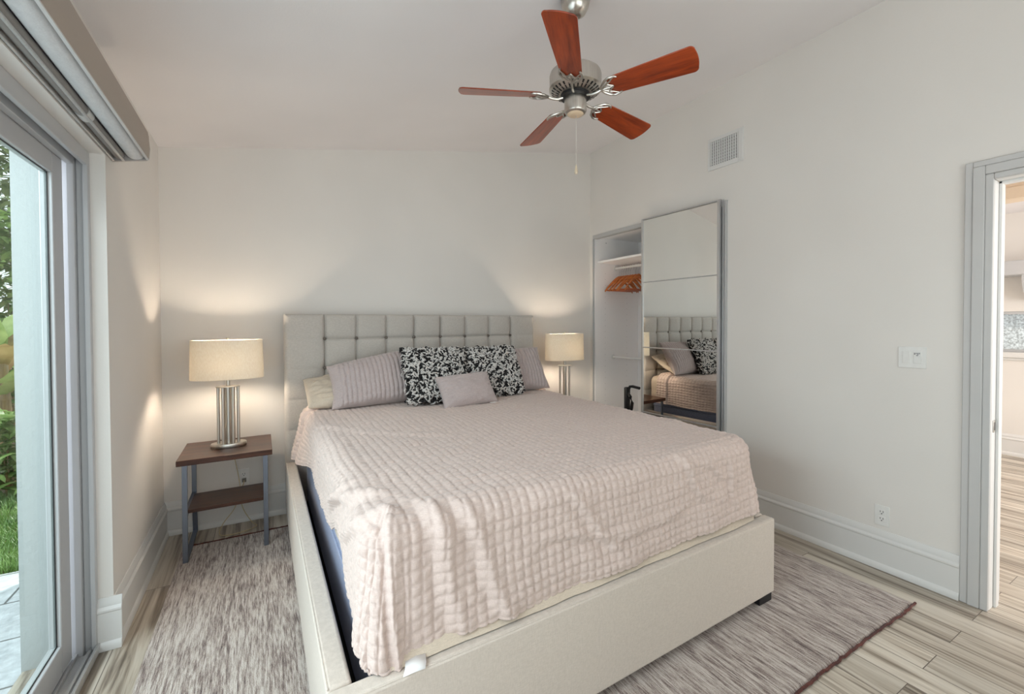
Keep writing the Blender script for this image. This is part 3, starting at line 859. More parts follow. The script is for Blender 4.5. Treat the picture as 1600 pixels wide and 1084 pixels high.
def quilt_surf(U, V, du, dv, s):
    warp = .014 * fbm(U * 3, V * 3, 41); warp2 = .014 * fbm(U * 3 + 9, V * 3 + 4, 43)
    cuL, cvF = MX0 - .024 + .12, MY1 - .050 + .12
    voff = (cuL - cvF) % QP                                   # stitch rows meet round the corner
    th = (PI / 2) * dv / np.maximum(np.abs(du) + dv, 1e-9)
    inc = (np.abs(du) > 1e-9) & (dv > 1e-9)
    ucn = np.where(du < 0, cuL - s, cuL + s); vcn = cvF - th * (7 * QP / (PI / 2))
    pa = (np.where(inc, ucn, U) + warp) / QP; pc = (np.where(inc, vcn, V) + voff + warp2) / QP
    a = np.abs(pa - np.round(pa)) * QP; c = np.abs(pc - np.round(pc)) * QP       # distance to the nearest stitch line
    ga = np.exp(-(a / .0042) ** 2); gc = np.exp(-(c / .0042) ** 2)
    pf = np.sqrt(np.clip(a / (QP / 2), 0, 1)) * np.sqrt(np.clip(c / (QP / 2), 0, 1))
    h = .0030 * pf - .0046 * np.maximum(ga, gc)
    # little gathers running off the stitch lines
    h = h + .0022 * fbm(U * 55, V * 22, 55, 2) * gc + .0022 * fbm(U * 22, V * 55, 57, 2) * ga
    # cross puckers
    h = h + .0016 * fbm(U * 34, V * 34, 51, 2) + .0075 * fbm(U * 8, V * 13, 53, 3)
    top = 1 - sm(.0, .12, s)
    # soft undulation and creases on top
    h = h + .012 * fbm(U * 2.2, V * 2.2, 61) * (.5 + .5 * top)
    def crease(x0, y0, x1, y1, amp, wid):
        dx, dy = x1 - x0, y1 - y0; Ln = math.hypot(dx, dy)
        t = ((U - x0) * dx + (V - y0) * dy) / Ln ** 2
        d = ((U - x0) * dy - (V - y0) * dx) / Ln + .012 * np.sin(t * 7)
        w = sm(-.05, .2, t) * (1 - sm(.8, 1.05, t))
        return amp * w * (np.exp(-(d / wid) ** 2) - .7 * np.exp(-((d - wid * 1.6) / wid) ** 2))
    for cc in ((1.02, -2.30, 1.16, -2.92, .016, .030), (1.12, -2.36, 1.34, -2.93, .014, .026), (.92, -2.30, .86, -2.90, .016, .028), (1.55, -2.45, 1.85, -2.80, .010, .022),
               (1.40, -2.62, 1.95, -2.70, .009, .02), (2.2, -2.42, 2.38, -2.70, .010, .02), (2.35, -2.5, 2.6, -2.62, .008, .018), (1.75, -2.74, 2.3, -2.66, .008, .02),
               (.66, -1.85, .98, -2.25, .016, .028), (.56, -1.75, .90, -2.05, .013, .024), (.60, -2.05, .95, -2.40, .014, .026), (.9, -1.2, 1.5, -1.6, .006, .03), (1.6, -1.0, 2.4, -1.15, .005, .03), (.8, -.9, 1.1, -1.3, .006, .03),
               (2.55, -2.50, 2.62, -2.80, .010, .02)):
        h = h + crease(*cc)
    # folded-back double layer at the head edge
    h = h + .022 * sm(-.50, -.485, V + .010 * fbm(U * 6, U * 0, 71))
    return h
P, U, V, du, dv = drape(MX0 - .024, MX1 + .062, -.36, MY1 - .050, MT + .042, .085, QL, .0056, quilt_hem, quilt_flare, quilt_surf, corner=.12)
def quilt_obj():
    q = skew_pts(P); YFR = BY1 - skew(q[..., 0])
    # keep the left overhang above the side rail and the hem above the footboard
    over = (q[..., 0] < BX0 + RT + .03) & (q[..., 2] < BT + .03) & (q[..., 1] > YFR + .08)
    q[..., 2] = np.where(over, np.maximum(q[..., 2], BT + .012 + .15 * np.maximum(BT + .03 - q[..., 2], 0)), q[..., 2])
    over = (q[..., 1] < YFR + .085) & (q[..., 2] < BT + .02)
    q[..., 1] = np.where(over, np.maximum(q[..., 1] - .3 * np.maximum(BT + .012 - q[..., 2], 0), YFR - .006), q[..., 1])
    q[..., 2] = np.where(over, np.maximum(q[..., 2], BT + .008), q[..., 2])
    over = (q[..., 0] > BX1 - RT - .03) & (q[..., 2] < BT + .02)
    q[..., 2] = np.where(over, np.maximum(q[..., 2], BT + .010), q[..., 2])
    bb = B(); bb.grid(q)
    o = bb.build('quilt', M['quilt'], smooth=True, ang=180)
    md = o.modifiers.new('thickness', 'SOLIDIFY'); md.thickness = .007; md.offset = -1
    return tag(o, 'mauve taupe square stitched quilt spread over the king bed', 'quilt')
qo = quilt_obj()
b = B(); b.grid(np.array([[(.945, -2.545, .4540), (.935, -2.575, .4500), (.925, -2.592, .4440)], [(.975, -2.545, .4560), (.968, -2.575, .4510), (.958, -2.592, .4450)], [(1.005, -2.548, .4540), (.998, -2.577, .4500), (.990, -2.593, .4440)]]))
ct = b.build('care_tag', plastic('white_tag', srgb(240, 240, 240)), qo, smooth=True)
ct.modifiers.new('thickness', 'SOLIDIFY').thickness = .0008

# ------------------------------------------------------------------ pillows
def pillow_pts(w, h, t, n=70, m=50, k=.055, taper=0, pleat=0, pleat_amp=.006, seed=0, wr=.010, flange=0):
    a = np.linspace(-1, 1, n); c = np.linspace(-1, 1, m)
    A, C = np.meshgrid(a, c, indexing='ij')
    x = w / 2 * A * (1 - k * (1 - C ** 2)); z = h / 2 * C * (1 - k * (1 - A ** 2))
    z = (z + h / 2) * (1 - taper * np.clip(-A, -.15, 1)) - h / 2
    prof = ((1 - A ** 2) * (1 - C ** 2))
    th = t / 2 * np.clip(prof, 0, 1) ** .42
    edge = np.minimum(1 - np.abs(A), 1 - np.abs(C))
    wrk = wr * fbm(A * 3 + seed, C * 3, seed) + wr * 1.2 * fbm(A * 7 + seed, C * 7, seed + 5) * np.exp(-edge * 4)
    wrk = wrk * sm(0, .12, edge)
    front = th + wrk
    if pleat:
        ph = x / pleat + .10 * fbm(A * 2, C * 4, seed + 9)
        front = front + pleat_amp * np.abs(np.sin(PI * ph)) ** .6 * sm(.0, .1, edge) * sm(-.93, -.84, A)
    back = -(th + wr * fbm(A * 3 + 7, C * 3, seed + 2) * sm(0, .12, edge))
    return x, z, front, back
def place(P, c, rx, ry, rz):
    """P local (x right, y depth (front = -y), z up); pivot at bottom centre."""
    Mx = Matrix.Rotation(rz, 3, 'Z') @ Matrix.Rotation(rx, 3, 'X') @ Matrix.Rotation(ry, 3, 'Y')
    R = np.array(Mx); return P @ R.T + np.array(c)
def pillow(name, label, cat, mat, w, h, t, c, tilt, roll=0, yaw=0, group=None, n=80, m=56, **kw):
    x, z, fr, bk = pillow_pts(w, h, t, n, m, **kw)
    z = z + h / 2
    F = place(np.stack([x, -fr, z], -1), c, -tilt, roll, yaw); Bk = place(np.stack([x, -bk, z], -1), c, -tilt, roll, yaw)
    bb = B(); bb.grid(F); bb.grid(Bk)
    o = bb.build(name, mat, loc=c, smooth=True, ang=180)
    bm = bmesh.new(); bm.from_mesh(o.data); bmesh.ops.remove_doubles(bm, verts=bm.verts, dist=.0008); bmesh.ops.recalc_face_normals(bm, faces=bm.faces); bm.to_mesh(o.data); bm.free()
    o.data.polygons.foreach_set('use_smooth', [True] * len(o.data.polygons))
    return tag(o, label, cat, group)
QT = .868
pillow('bed_pillow', 'cream pillow lying behind the pleated sham at left of bed', 'pillow', M['sheet'],   .80, .34, .17, (1.255, -.53, QT + .02), R_(62), R_(-2), 0, 'cream bed pillows', k=.01, wr=.024, seed=3)
pillow('bed_pillow', 'cream pillow behind the pleated sham at right of bed, mostly hidden', 'pillow', M['sheet'], .78, .34, .16, (2.40, -.53, QT + .03), R_(60), R_(2), 0, 'cream bed pillows', wr=.022, seed=8)
pillow('pillow_sham', 'pleated grey mauve pillow sham left of the shaggy cushions', 'pillow', M['sham'], .86, .42, .20, (1.425, -.56, QT - .002), R_(33), R_(-1), R_(2), 'pleated pillow shams', n=240, pleat=.032, pleat_amp=.012, seed=5, wr=.014, taper=.20)
pillow('pillow_sham', 'pleated grey mauve pillow sham right of the shaggy cushions', 'pillow', M['sham'], .88, .41, .20, (2.36, -.55, QT - .002), R_(31), R_(-1), R_(-3), 'pleated pillow shams', n=240, pleat=.032, pleat_amp=.012, seed=15, wr=.014)

M['shag_white'] = fabric('white_shag_yarn', srgb(226, 222, 218), srgb(190, 186, 182), 200, .2)
M['shag_black'] = fabric('black_shag_yarn', srgb(34, 32, 33), srgb(18, 17, 18), 200, .2)
def shaggy(label, c, w, h, tilt, roll, yaw, seed):
    x, z, fr, bk = pillow_pts(w, h, .15, 40, 40, k=.02, seed=seed, wr=.006)
    z = z + h / 2
    t = thing('shag_cushion', label, 'cushion', c, 'black and white shag cushions')
    F = np.stack([x, -fr, z], -1); Bk = np.stack([x, -bk, z], -1)
    bb = B(); bb.grid(place(F, c, -tilt, roll, yaw)); bb.grid(place(Bk, c, -tilt, roll, yaw))
    bb.build('cover', M['shag_black'], t, smooth=True, ang=180)
    rnd = random.Random(seed); bb = B()
    for k in range(1500):
        a, cc = rnd.uniform(0, 38.99), rnd.uniform(0, 38.99); i, j = int(a), int(cc)
        front = rnd.random() < .86
        G = F if front else Bk
        p = Vector(G[i, j]) * (1 - (a - i)) + Vector(G[i + 1, j]) * (a - i)
        p = p + (Vector(G[i, j + 1]) - Vector(G[i, j])) * (cc - j)
        nrm = Vector((p.x / w * .9, -1 if front else .8, (p.z - h / 2) / h * .9)).normalized()
        tan = Vector((rnd.uniform(-1, 1), 0, rnd.uniform(-1, 1))); tan = (tan - nrm * tan.dot(nrm)).normalized()
        side = nrm.cross(tan)
        ln = rnd.uniform(.030, .050); wd = rnd.uniform(.0044, .0070); lift = rnd.uniform(.008, .018)
        curl = rnd.uniform(-.010, .010)
        pts = [p - tan * ln * .5 - nrm * .004, p - tan * ln * .2 + nrm * lift + side * curl, p + tan * ln * .15 + nrm * (lift + .003) + side * curl * 1.3, p + tan * ln * .5 + nrm * rnd.uniform(-.002, .010)]
        mi = 0 if rnd.random() < .62 else 1
        ring = []
        for q, ww in zip(pts, (.7, 1, 1, .6)):
            ring.append([q + side * wd * ww, q + nrm * wd * .8 * ww, q - side * wd * ww, q - nrm * wd * .5 * ww])
        vs = place(np.array([tuple(v) for r in ring for v in r]), c, -tilt, roll, yaw)
        fs = [(r * 4 + s_, r * 4 + (s_ + 1) % 4, (r + 1) * 4 + (s_ + 1) % 4, (r + 1) * 4 + s_) for r in range(3) for s_ in range(4)] + [(3, 2, 1, 0), (12, 13, 14, 15)]
        bb._add(vs.tolist(), fs, mi)
    o = bb.build('shag_pile', [M['shag_white'], M['shag_black']], t, smooth=True, ang=180)
    o['kind'] = 'stuff'
    return t
shaggy('left black and white shaggy cushion, standing behind the small lumbar pillow', (1.728, -.71, QT - .002), .50, .43, R_(27), R_(1.5), R_(2), 21)
shaggy('right black and white shaggy cushion, overlapping the pleated sham on the right', (2.215, -.67, QT - .002), .50, .425, R_(27), R_(-1.5), R_(-3), 22)
lum = pillow('lumbar_pillow', 'small plain mauve lumbar pillow leaning on the shaggy cushions', 'pillow', M['sham'], .435, .265, .14, (1.905, -.885, QT - .016), R_(36), R_(-3), R_(2), k=.05, seed=30, wr=.010)
b = B(); b.box(2.02, 2.065, -.955, -.935, QT + .004, QT + .006)
b.build('fabric_tag', M['plastic_white'], lum)

# ------------------------------------------------------------------ nightstands and lamps
def nightstand(label, cx):
    x0, x1, y0, y1, zt = cx - .251, cx + .251, -.535, -.065, .632
    t = thing('nightstand', label, 'nightstand', (cx, (y0 + y1) / 2, 0), 'nightstands beside the bed')
    bb = B(); bb.box(x0, x1, y0, y1, zt - .034, zt); bb.build('table_top', M['espresso'], t, bevel=.003)
    bb = B(); bb.box(x0 + .05, x1 - .05, -.50, -.19, .298, .318); bb.build('shelf', M['espresso'], t, bevel=.002)
    for s in (-1, 1):
        xa = cx + s * .2115; w = .0135
        fr = [(-.52, zt - .034), (-.492, zt - .034), (-.50, .035), (-.49, .024), (-.50, .014), (-.53, .014)]
        def bar(pts, th):
            b2 = B(); 
            for (ya, za), (yb, zb) in zip(pts[:-1], pts[1:]):
                dy, dz = yb - ya, zb - za; L = math.hypot(dy, dz); ny, nz = -dz / L * th, dy / L * th
                b2.prism([(ya + ny, za + nz), (yb + ny, zb + nz), (yb - ny, zb - nz), (ya - ny, za - nz)], 0, xa - w, xa + w)
            return b2
        bar([(-.515, zt - .034), (-.530, .013)], .006).build('leg', M['leg_metal'], t, bevel=.0012)
        bar([(-.085, zt - .034), (-.090, .30), (-.075, .16), (-.060, .013)], .006).build('leg', M['leg_metal'], t, bevel=.0012)
        bar([(-.536, .019), (-.054, .019)], .006).build('foot_bar', M['leg_metal'], t, bevel=.0012)
        bar([(-.515, zt - .040), (-.085, zt - .040)], .005).build('top_bar', M['leg_metal'], t)
        bar([(-.523, .292), (-.087, .292)], .005).build('shelf_bar', M['leg_metal'], t)
    return t
nightstand('dark wood nightstand with steel legs left of the bed', .390)
nightstand('dark wood nightstand hidden right of the bed, its corner seen in the mirror', 3.165)

def lamp(label, cx, cy, z0, cord=True):
    t = thing('table_lamp', label, 'lamp', (cx, cy, z0), 'lit table lamps on the nightstands')
    bb = B(); bb.lathe([(.0001, 0), (.100, 0), (.102, .004), (.102, .022), (.099, .027), (.0001, .028)], (cx, cy, z0), 48, 1, .66); bb.build('base', M['nickel'], t, smooth=True)
    for k in range(6):
        a = k * PI / 3
        px, py = cx + .056 * math.cos(a), cy + .044 * math.sin(a)
        bb = B(); bb.cyl((px, py, z0 + .026), (px, py, z0 + .400), .0092, n=18); bb.build('rod', M['nickel'], t, smooth=True)
    bb = B(); bb.cyl((cx, cy, z0 + .026), (cx, cy, z0 + .40), .0175, n=24); bb.build('center_column', M['nickel'], t, smooth=True)
    bb = B(); bb.lathe([(.0001, .397), (.067, .397), (.069, .399), (.069, .403), (.0001, .404)], (cx, cy, z0), 40, 1, .80); bb.build('top_plate', M['nickel'], t, smooth=True)
    bb = B(); bb.cyl((cx, cy, z0 + .406), (cx, cy, z0 + .50), .012, n=18); bb.build('socket', M['nickel'], t, smooth=True)
    zb, zt = z0 + .455, z0 + .712
    n = 64; ring = []
    def oval(a, r): return (cx + .208 * r * math.copysign(abs(math.cos(a)) ** .85, math.cos(a)), cy + .125 * r * math.copysign(abs(math.sin(a)) ** .85, math.sin(a)))
    Pg = np.zeros((n, 5, 3))
    for i in range(n):
        a = 2 * PI * i / n
        for j, (z, r) in enumerate([(zb, 1.0), (zb + .004, 1.002), ((zb + zt) / 2, .988), (zt - .004, .976), (zt, .974)]):
            x, y = oval(a, r); Pg[i, j] = (x, y, z)
    bb = B(); bb.grid(Pg, wrap=True)
    sh = bb.build('lamp_shade', M['shade'], t, smooth=True, ang=60)
    md = sh.modifiers.new('thickness', 'SOLIDIFY'); md.thickness = .0012
    bb = B()
    for a in (0, PI / 2, PI, 1.5 * PI):
        x, y = oval(a, .97); bb.tube([(cx, cy, zt - .012), (x, y, zt - .004)], .0016, 6)
    bb.tube([(cx + .010, cy, z0 + .49), (cx + .035, cy, z0 + .54), (cx + .035, cy, z0 + .64), (cx, cy, zt - .010)], .0018, 6)
    bb.tube([(cx - .010, cy, z0 + .49), (cx - .035, cy, z0 + .54), (cx - .035, cy, z0 + .64), (cx, cy, zt - .010)], .0018, 6)
    bb.build('harp', M['nickel'], t, smooth=True)
    bb = B(); bb.cyl((cx, cy, zt - .014), (cx, cy, zt + .004), .004, n=12).ball((cx, cy, zt + .010), .008, n=8); bb.build('finial', M['nickel'], t, smooth=True)
    bb = B(); bb.lathe([(.0001, .0), (.013, .0), (.014, .012), (.022, .035), (.030, .062), (.029, .078), (.020, .094), (.0001, .101)], (cx, cy, z0 + .50), 24); bb.build('bulb', M['bulb'], t, smooth=True)
    if cord:
        def spl(pts, n=10):
            out = []
            for i in range(len(pts) - 1):
                p0, p1, p2, p3 = [Vector(pts[min(max(i + d, 0), len(pts) - 1)]) for d in (-1, 0, 1, 2)]
                for k in range(n):
                    s_ = k / n
                    out.append(.5 * ((2 * p1) + (p2 - p0) * s_ + (2 * p0 - 5 * p1 + 4 * p2 - p3) * s_ ** 2 + (3 * p1 - p0 - 3 * p2 + p3) * s_ ** 3))
            return out + [Vector(pts[-1])]
        cpts = [(cx + .0, -.052, z0 + .004), (cx + .0, -.040, z0 - .05), (cx + .02, -.05, .48), (cx + .045, -.07, .34), (cx + .05, -.09, .26), (cx + .02, -.12, .15), (cx - .05, -.15, .06), (cx - .06, -.20, .007), (cx + .05, -.22, .006), (cx + .15, -.16, .006),
                (cx + .12, -.12, .03), (cx + .07, -.09, .12), (cx + .05, -.07, .22), (cx + .072, -.05, .29), (cx + .075, -.024, .305)]
        cm = plastic('clear_gold_cord', srgb(196, 178, 140))
        bb = B(); bb.tube([(cx, cy + .06, z0 + .006), (cx, -.07, z0 + .006)] + spl(cpts), .0028, 8); bb.build('power_cord', cm, t, smooth=True)
        bb = B(); bb.box(cx + .062, cx + .088, -.026, -.0085, .291, .319); bb.build('plug', plastic('grey_plug', srgb(120, 116, 110)), t, bevel=.003)
    return t
LZ = .632
lamp('lit table lamp on the left nightstand, oval white shade over steel rods', .392, -.295, LZ)
lamp('lit table lamp right of the headboard, oval white shade over steel rods', 3.158, -.295, LZ, cord=False)

# ------------------------------------------------------------------ ceiling fan
FX, FYc, FZ = 1.88, -2.145, 2.515
fan = thing('ceiling_fan', 'brushed nickel ceiling fan with five cherry wood blades', 'ceiling fan', (FX, FYc, FZ))
ct_z = CL(FX)
b = B(); b.lathe([(.0001, -.092), (.022, -.092), (.030, -.088), (.048, -.075), (.062, -.050), (.068, -.020), (.068, .012), (.0001, .012)], (FX, FYc, ct_z), 40); b.build('canopy', M['nickel'], fan, smooth=True)
b = B(); b.cyl((FX, FYc, ct_z - .10), (FX, FYc, FZ + .14), .0135, n=20).lathe([(.0135, .12), (.028, .12), (.030, .135), (.024, .160), (.0135, .165)], (FX, FYc, FZ), 24); b.build('down_rod', M['nickel'], fan, smooth=True)
b = B(); b.lathe([(.0001, .125), (.060, .125), (.105, .118), (.118, .108), (.122, .095), (.122, .045), (.124, .040), (.124, .034), (.120, .030), (.098, .016), (.074, .008), (.0001, .006)], (FX, FYc, FZ), 56); mh = b.build('motor_housing', M['nickel'], fan, smooth=True)
for k in range(30):
    a = 2 * PI * k / 30; ca, sa = math.cos(a), math.sin(a)
    def pt(r, w, z): return (FX + r * ca - w * sa, FYc + r * sa + w * ca, FZ + z)
    b = B(); b._add([pt(.080, -.0028, .0095), pt(.113, -.0045, .0255), pt(.113, .0045, .0255), pt(.080, .0028, .0095), pt(.080, -.0028, .0075), pt(.113, -.0045, .0235), pt(.113, .0045, .0235), pt(.080, .0028, .0075)],
                    [(0, 1, 2, 3), (7, 6, 5, 4), (0, 4, 5, 1), (1, 5, 6, 2), (2, 6, 7, 3), (3, 7, 4, 0)])
    b.build('vent_slot', M['dark_slot'], mh)
b = B(); b.lathe([(.0001, .007), (.070, .007), (.070, -.004), (.045, -.008), (.0001, -.008)], (FX, FYc, FZ), 40); b.build('rotor_plate', M['black'], fan, smooth=True)
b = B(); b.lathe([(.0001, -.004), (.050, -.006), (.052, -.012), (.052, -.066), (.049, -.074), (.040, -.080), (.0001, -.080)], (FX, FYc, FZ), 40); b.build('switch_housing', M['nickel'], fan, smooth=True)
b = B(); b.lathe([(.0001, -.088), (.022, -.0875), (.036, -.0835), (.040, -.079), (.0001, -.079)], (FX, FYc, FZ), 32); b.build('bottom_cap', plastic('peach_cap', srgb(222, 196, 166), .4), fan, smooth=True)
b = B()
pth = [(FX + .0, FYc - .005, FZ - .088 - k * .0066) for k in range(36)]
for p in pth: b.ball(p, .0021, n=4)
pc = b.build('pull_chain', M['nickel'], fan, smooth=True)
zc = pth[-1][2]
b = B(); b.lathe([(.0001, 0), (.003, 0), (.0045, -.010), (.008, -.028), (.0085, -.036), (.006, -.043), (.0001, -.045)], (FX, FYc - .005, zc), 16); b.build('pull_fob', wood('pale_fob_wood', srgb(186, 166, 140), srgb(214, 198, 174), 2), pc, smooth=True)

def blade_and_iron(ang):
    pitch = R_(-16)
    def tr(r, w, z):        # radial, width, up; pitched about the radial axis
        w2 = w * math.cos(pitch) - z * math.sin(pitch); z2 = w * math.sin(pitch) + z * math.cos(pitch)
        return (FX + r * math.cos(ang) - w2 * math.sin(ang), FYc + r * math.sin(ang) + w2 * math.cos(ang), FZ - .004 + z2 - .055 * r * (math.cos(ang) * .607 + math.sin(ang) * .795))
    # blade outline
    r0, r1, w0, w1 = .165, .542, .050, .068
    out = []
    for k in range(7):
        a = PI * .5 * k / 6; out.append((r1 - .022 + .022 * math.sin(a), w1 - .022 + .022 * math.cos(a)))
    tip = [(r1 + .006 * (1 - (t / (w1 - .022)) ** 2), t) for t in np.linspace(w1 - .024, -(w1 - .024), 9)]
    half = [(r0 + .010, w0), ((r0 + r1) / 2, (w0 + w1) / 2 + .001)] + out
    outline = half + tip[1:-1] + [(r, -w) for r, w in reversed(half)] + [(r0, -w0 + .012), (r0, w0 - .012)]
    n = len(outline); th = .0055
    vs = [tr(r, w, .004) for r, w in outline] + [tr(r, w, .004 + th) for r, w in outline]
    bb = B(); bb._add(vs, [tuple(range(n)), tuple(reversed(range(n, 2 * n)))] + [(i, (i + 1) % n, (i + 1) % n + n, i + n) for i in range(n)])
    # mesh in blade-local frame so the grain follows the blade
    o = bb.build('blade', M['cherry'], fan, bevel=.0015)
    Mt = Matrix.Translation(Vector((FX, FYc, FZ)) - WLOC[fan.name]) @ Matrix.Rotation(ang, 4, 'Z')
    o.data.transform(Mt.inverted()); o.matrix_basis = Mt
    WLOC[o.name] = Vector((FX, FYc, FZ))
    # ornate iron: arm + crescent with two horns and a centre leaf
    bi = B()
    def rod(pts, rr): bi.tube([tr(*p) for p in pts], rr, 8)
    rod([(.060, 0, -.002), (.085, 0, -.010), (.110, 0, -.008), (.135, 0, .0)], .0065)
    for s_ in (-1, 1):
        rod([(.128, 0, -.002), (.140, s_ * .022, -.002), (.158, s_ * .042, -.001), (.180, s_ * .052, .0), (.205, s_ * .049, .001), (.214, s_ * .043, .001)], [.0055, .0058, .0062, .006, .005, .003])
        rod([(.128, 0, -.002), (.146, s_ * .010, -.002), (.160, s_ * .022, -.001), (.176, s_ * .030, .0), (.198, s_ * .046, .001)], [.005, .0048, .0045, .0042, .003])
        rod([(.160, s_ * .022, -.001), (.172, s_ * .012, -.001), (.184, s_ * .004, .0), (.186, 0, .0)], [.0042, .004, .0035, .003])
    rod([(.132, 0, -.002), (.160, 0, -.002), (.186, 0, .0)], [.006, .004, .003])
    io = bi.build('blade_iron', M['nickel'], fan, smooth=True)
    for (r, w) in ((.205, .047), (.205, -.047), (.184, 0)):
        s2 = B(); s2.ball(tr(r, w, .002), .0045, n=6); s2.build('screw', M['nickel'], io, smooth=True)
for k in range(5): blade_and_iron(-1.08 + 2 * PI * k / 5)

# ------------------------------------------------------------------ garden outside the patio door
def paver_mat():
    t = NT('pale_stone_pavers')
    br = t.add('ShaderNodeTexBrick', offset=.5); t.link(t.coords(), br.inputs['Vector'])
    for k, v in (('Scale', 1), ('Brick Width', .62), ('Row Height', .40), ('Mortar Size', .006)): br.inputs[k].default_value = v
    n = t.noise(t.coords(), 18, 4, .65)
    c = t.ramp(n, [(.3, srgb(178, 182, 186)), (.7, srgb(222, 226, 230))])
    t.set(t.mix(br.outputs['Fac'], c, srgb(110, 112, 112)), .8)
    t.bump(n, .4, .01); return t.m
b = B(); b.box(-4.0, -.293, -6, .02, -.15, -.05)
struct(b.build('floor_patio', paver_mat()))
def soil():
    t = NT('garden_soil'); n = t.noise(t.coords(), 9, 5, .7)
    t.set(t.ramp(n, [(.3, srgb(70, 58, 44)), (.7, srgb(120, 104, 80))]), .95); t.bump(n, .8, .03); return t.m
b = B(); b.box(-9, 9, .02, 14, -.25, -.07)
struct(b.build('ground_garden', soil()))
def leafmat(name, a, c, tr=.35):
    t = NT(name); n = t.noise(t.coords(), 6, 3)
    col = t.ramp(n, [(.3, a), (.7, c)])
    d = t.add('ShaderNodeBsdfDiffuse'); tl = t.add('ShaderNodeBsdfTranslucent'); g = t.add('ShaderNodeBsdfGlossy'); g.inputs['Roughness'].default_value = .4
    t.link(col, d.inputs[0]); t.link(col, tl.inputs[0])
    m = t.add('ShaderNodeMixShader'); m.inputs[0].default_value = tr; t.link(d.outputs[0], m.inputs[1]); t.link(tl.outputs[0], m.inputs[2])
    m2 = t.add('ShaderNodeMixShader'); m2.inputs[0].default_value = .07; t.link(m.outputs[0], m2.inputs[1]); t.link(g.outputs[0], m2.inputs[2])
    t.link(m2.outputs[0], t.out.inputs[0]); t.n.remove(t.b); return t.m
M['grass'] = leafmat('lawn_green', srgb(96, 136, 66), srgb(148, 182, 100))
M['leaf'] = leafmat('banana_leaf_green', srgb(120, 156, 84), srgb(186, 208, 140))
M['leaf2'] = leafmat('shrub_leaf_green', srgb(84, 124, 60), srgb(150, 178, 104))
M['leaf3'] = leafmat('tree_leaf_green', srgb(92, 116, 76), srgb(160, 176, 128))
M['dry'] = leafmat('dry_leaf_tan', srgb(166, 134, 88), srgb(206, 178, 128))
M['bark'] = wood('stem_bark', srgb(110, 90, 60), srgb(160, 136, 96), 2)
rnd = random.Random(11)
b = B()
for k in range(9000):
    y = .03 + 1.75 * rnd.random() ** 1.3; xc = .588 - .345 * (y + 3.837)
    x = xc + rnd.uniform(-.75, .55) * (1 if k % 3 else .35)
    if x > -.45: continue
    a = rnd.uniform(0, 2 * PI); hgt = rnd.uniform(.04, .10); ln = rnd.uniform(.02, .06); w = rnd.uniform(.002, .0035)
    dx, dy = math.cos(a), math.sin(a)
    b._add([(x - dy * w, y + dx * w, -.07), (x + dy * w, y - dx * w, -.07), (x + dx * ln * .4 + dy * w * .7, y + dy * ln * .4 - dx * w * .7, -.07 + hgt * .7), (x + dx * ln * .4 - dy * w * .7, y + dy * ln * .4 + dx * w * .7, -.07 + hgt * .7), (x + dx * ln, y + dy * ln, -.07 + hgt)],
           [(0, 1, 2, 3), (3, 2, 4)])
gr = b.build('lawn_grass', M['grass']); gr['kind'] = 'stuff'
tag(gr, 'green lawn grass outside beyond the patio pavers', 'grass')

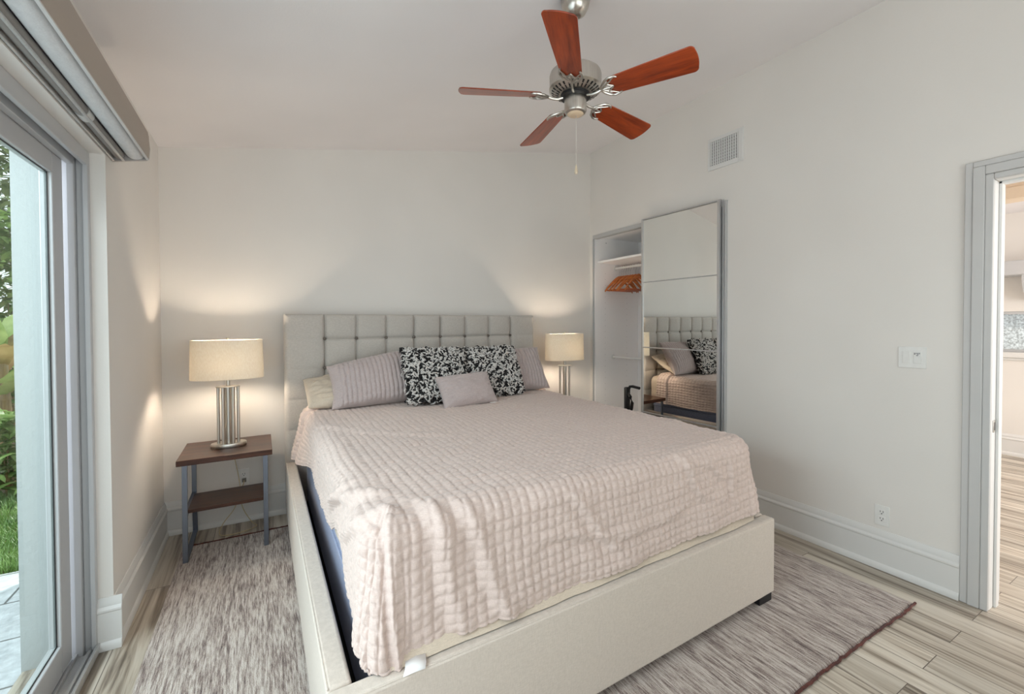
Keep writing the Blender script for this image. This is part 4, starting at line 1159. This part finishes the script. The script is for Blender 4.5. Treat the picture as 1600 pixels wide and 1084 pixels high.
def leaf_pts(base, az, elev, L, Wd, droop, n=14, m=7, fold=.25):
    P = np.zeros((n, m, 3)); p = Vector(base); e = elev; dirh = Vector((math.cos(az), math.sin(az), 0)); sd = Vector((-math.sin(az), math.cos(az), 0))
    for i in range(n):
        t = i / (n - 1); w = Wd * math.sin(PI * min(1, (t * .94 + .06))) ** .65 * (1 - .25 * t)
        nup = -dirh * math.sin(e) + Vector((0, 0, 1)) * math.cos(e)
        for j in range(m):
            s_ = -1 + 2 * j / (m - 1)
            q = p + sd * (w / 2 * s_) + nup * (fold * w / 2 * abs(s_) + .012 * math.sin(t * 26 + j))
            P[i, j] = q
        st = L / (n - 1); p = p + (dirh * math.cos(e) + Vector((0, 0, math.sin(e)))) * st; e -= droop / (n - 1)
    return P
def banana(label, loc, hgt, leaves, seed):
    t = thing('banana_plant', label, 'plant', loc, 'banana plants beyond the lawn'); r = random.Random(seed)
    bb = B(); bb.tube([(loc[0], loc[1], loc[2]), (loc[0] + .02, loc[1], loc[2] + hgt * .5), (loc[0], loc[1] + .02, loc[2] + hgt)], [.075, .06, .04], 12); bb.build('stem', M['bark'], t, smooth=True)
    for k in range(leaves):
        bb = B(); bb.grid(leaf_pts((loc[0], loc[1], loc[2] + hgt * r.uniform(.55, 1.0)), 2 * PI * k / leaves + r.uniform(-.4, .4), r.uniform(.5, 1.35), r.uniform(.9, 1.5), r.uniform(.26, .40), r.uniform(1.2, 2.4)))
        bb.build('leaf', M['dry'] if (k % 4 == 3) else M['leaf'], t, smooth=True, ang=180)
    return t
banana('tall banana plant with broad pale leaves outside the patio door', (-1.72, 2.75, -.08), 1.35, 9, 4)
banana('shorter banana plant with drooping leaves farther back in the garden', (-3.9, 3.6, -.08), 1.0, 8, 9)
def shrub(name, label, loc, R, H, n, mat, seed, ls=.11, cat='plant', trunk=False):
    r = random.Random(seed); t = thing(name, label, cat, loc)
    bb = B()
    for k in range(5 if not trunk else 2):
        a = r.uniform(0, 2 * PI); bb.tube([(loc[0], loc[1], loc[2]), (loc[0] + .25 * R * math.cos(a), loc[1] + .25 * R * math.sin(a), loc[2] + H * .6)], [.05 if trunk else .012, .02 if trunk else .005], 8)
    bb.build('trunk' if trunk else 'stems', M['bark'], t, smooth=True)
    bb = B()
    for k in range(n):
        u, v, w = r.gauss(0, .42), r.gauss(0, .42), r.uniform(.15, 1)
        if trunk: w = .45 + .55 * r.random()
        bb.grid(leaf_pts((loc[0] + R * u, loc[1] + R * v, loc[2] + H * w), r.uniform(0, 2 * PI), r.uniform(-.3, .9), ls * r.uniform(.7, 1.5), ls * r.uniform(.3, .55), r.uniform(.3, 1.5), 5, 3))
    bb.build('foliage', mat, t, smooth=True, ang=180)
    return t
shrub('garden_shrub', 'low leafy green shrub at the edge of the lawn', (-1.33, 1.75, -.08), .30, .75, 380, M['leaf2'], 5, .15)
shrub('garden_shrub', 'bushy shrub behind the banana plant in the garden', (-2.30, 4.7, -.08), .75, 3.0, 1300, M['leaf2'], 6, .20)
shrub('garden_tree', 'grey green tree rising behind the banana plants outside', (-3.0, 7.2, -.08), 1.3, 5.4, 1700, M['leaf3'], 8, .22, 'tree', True)
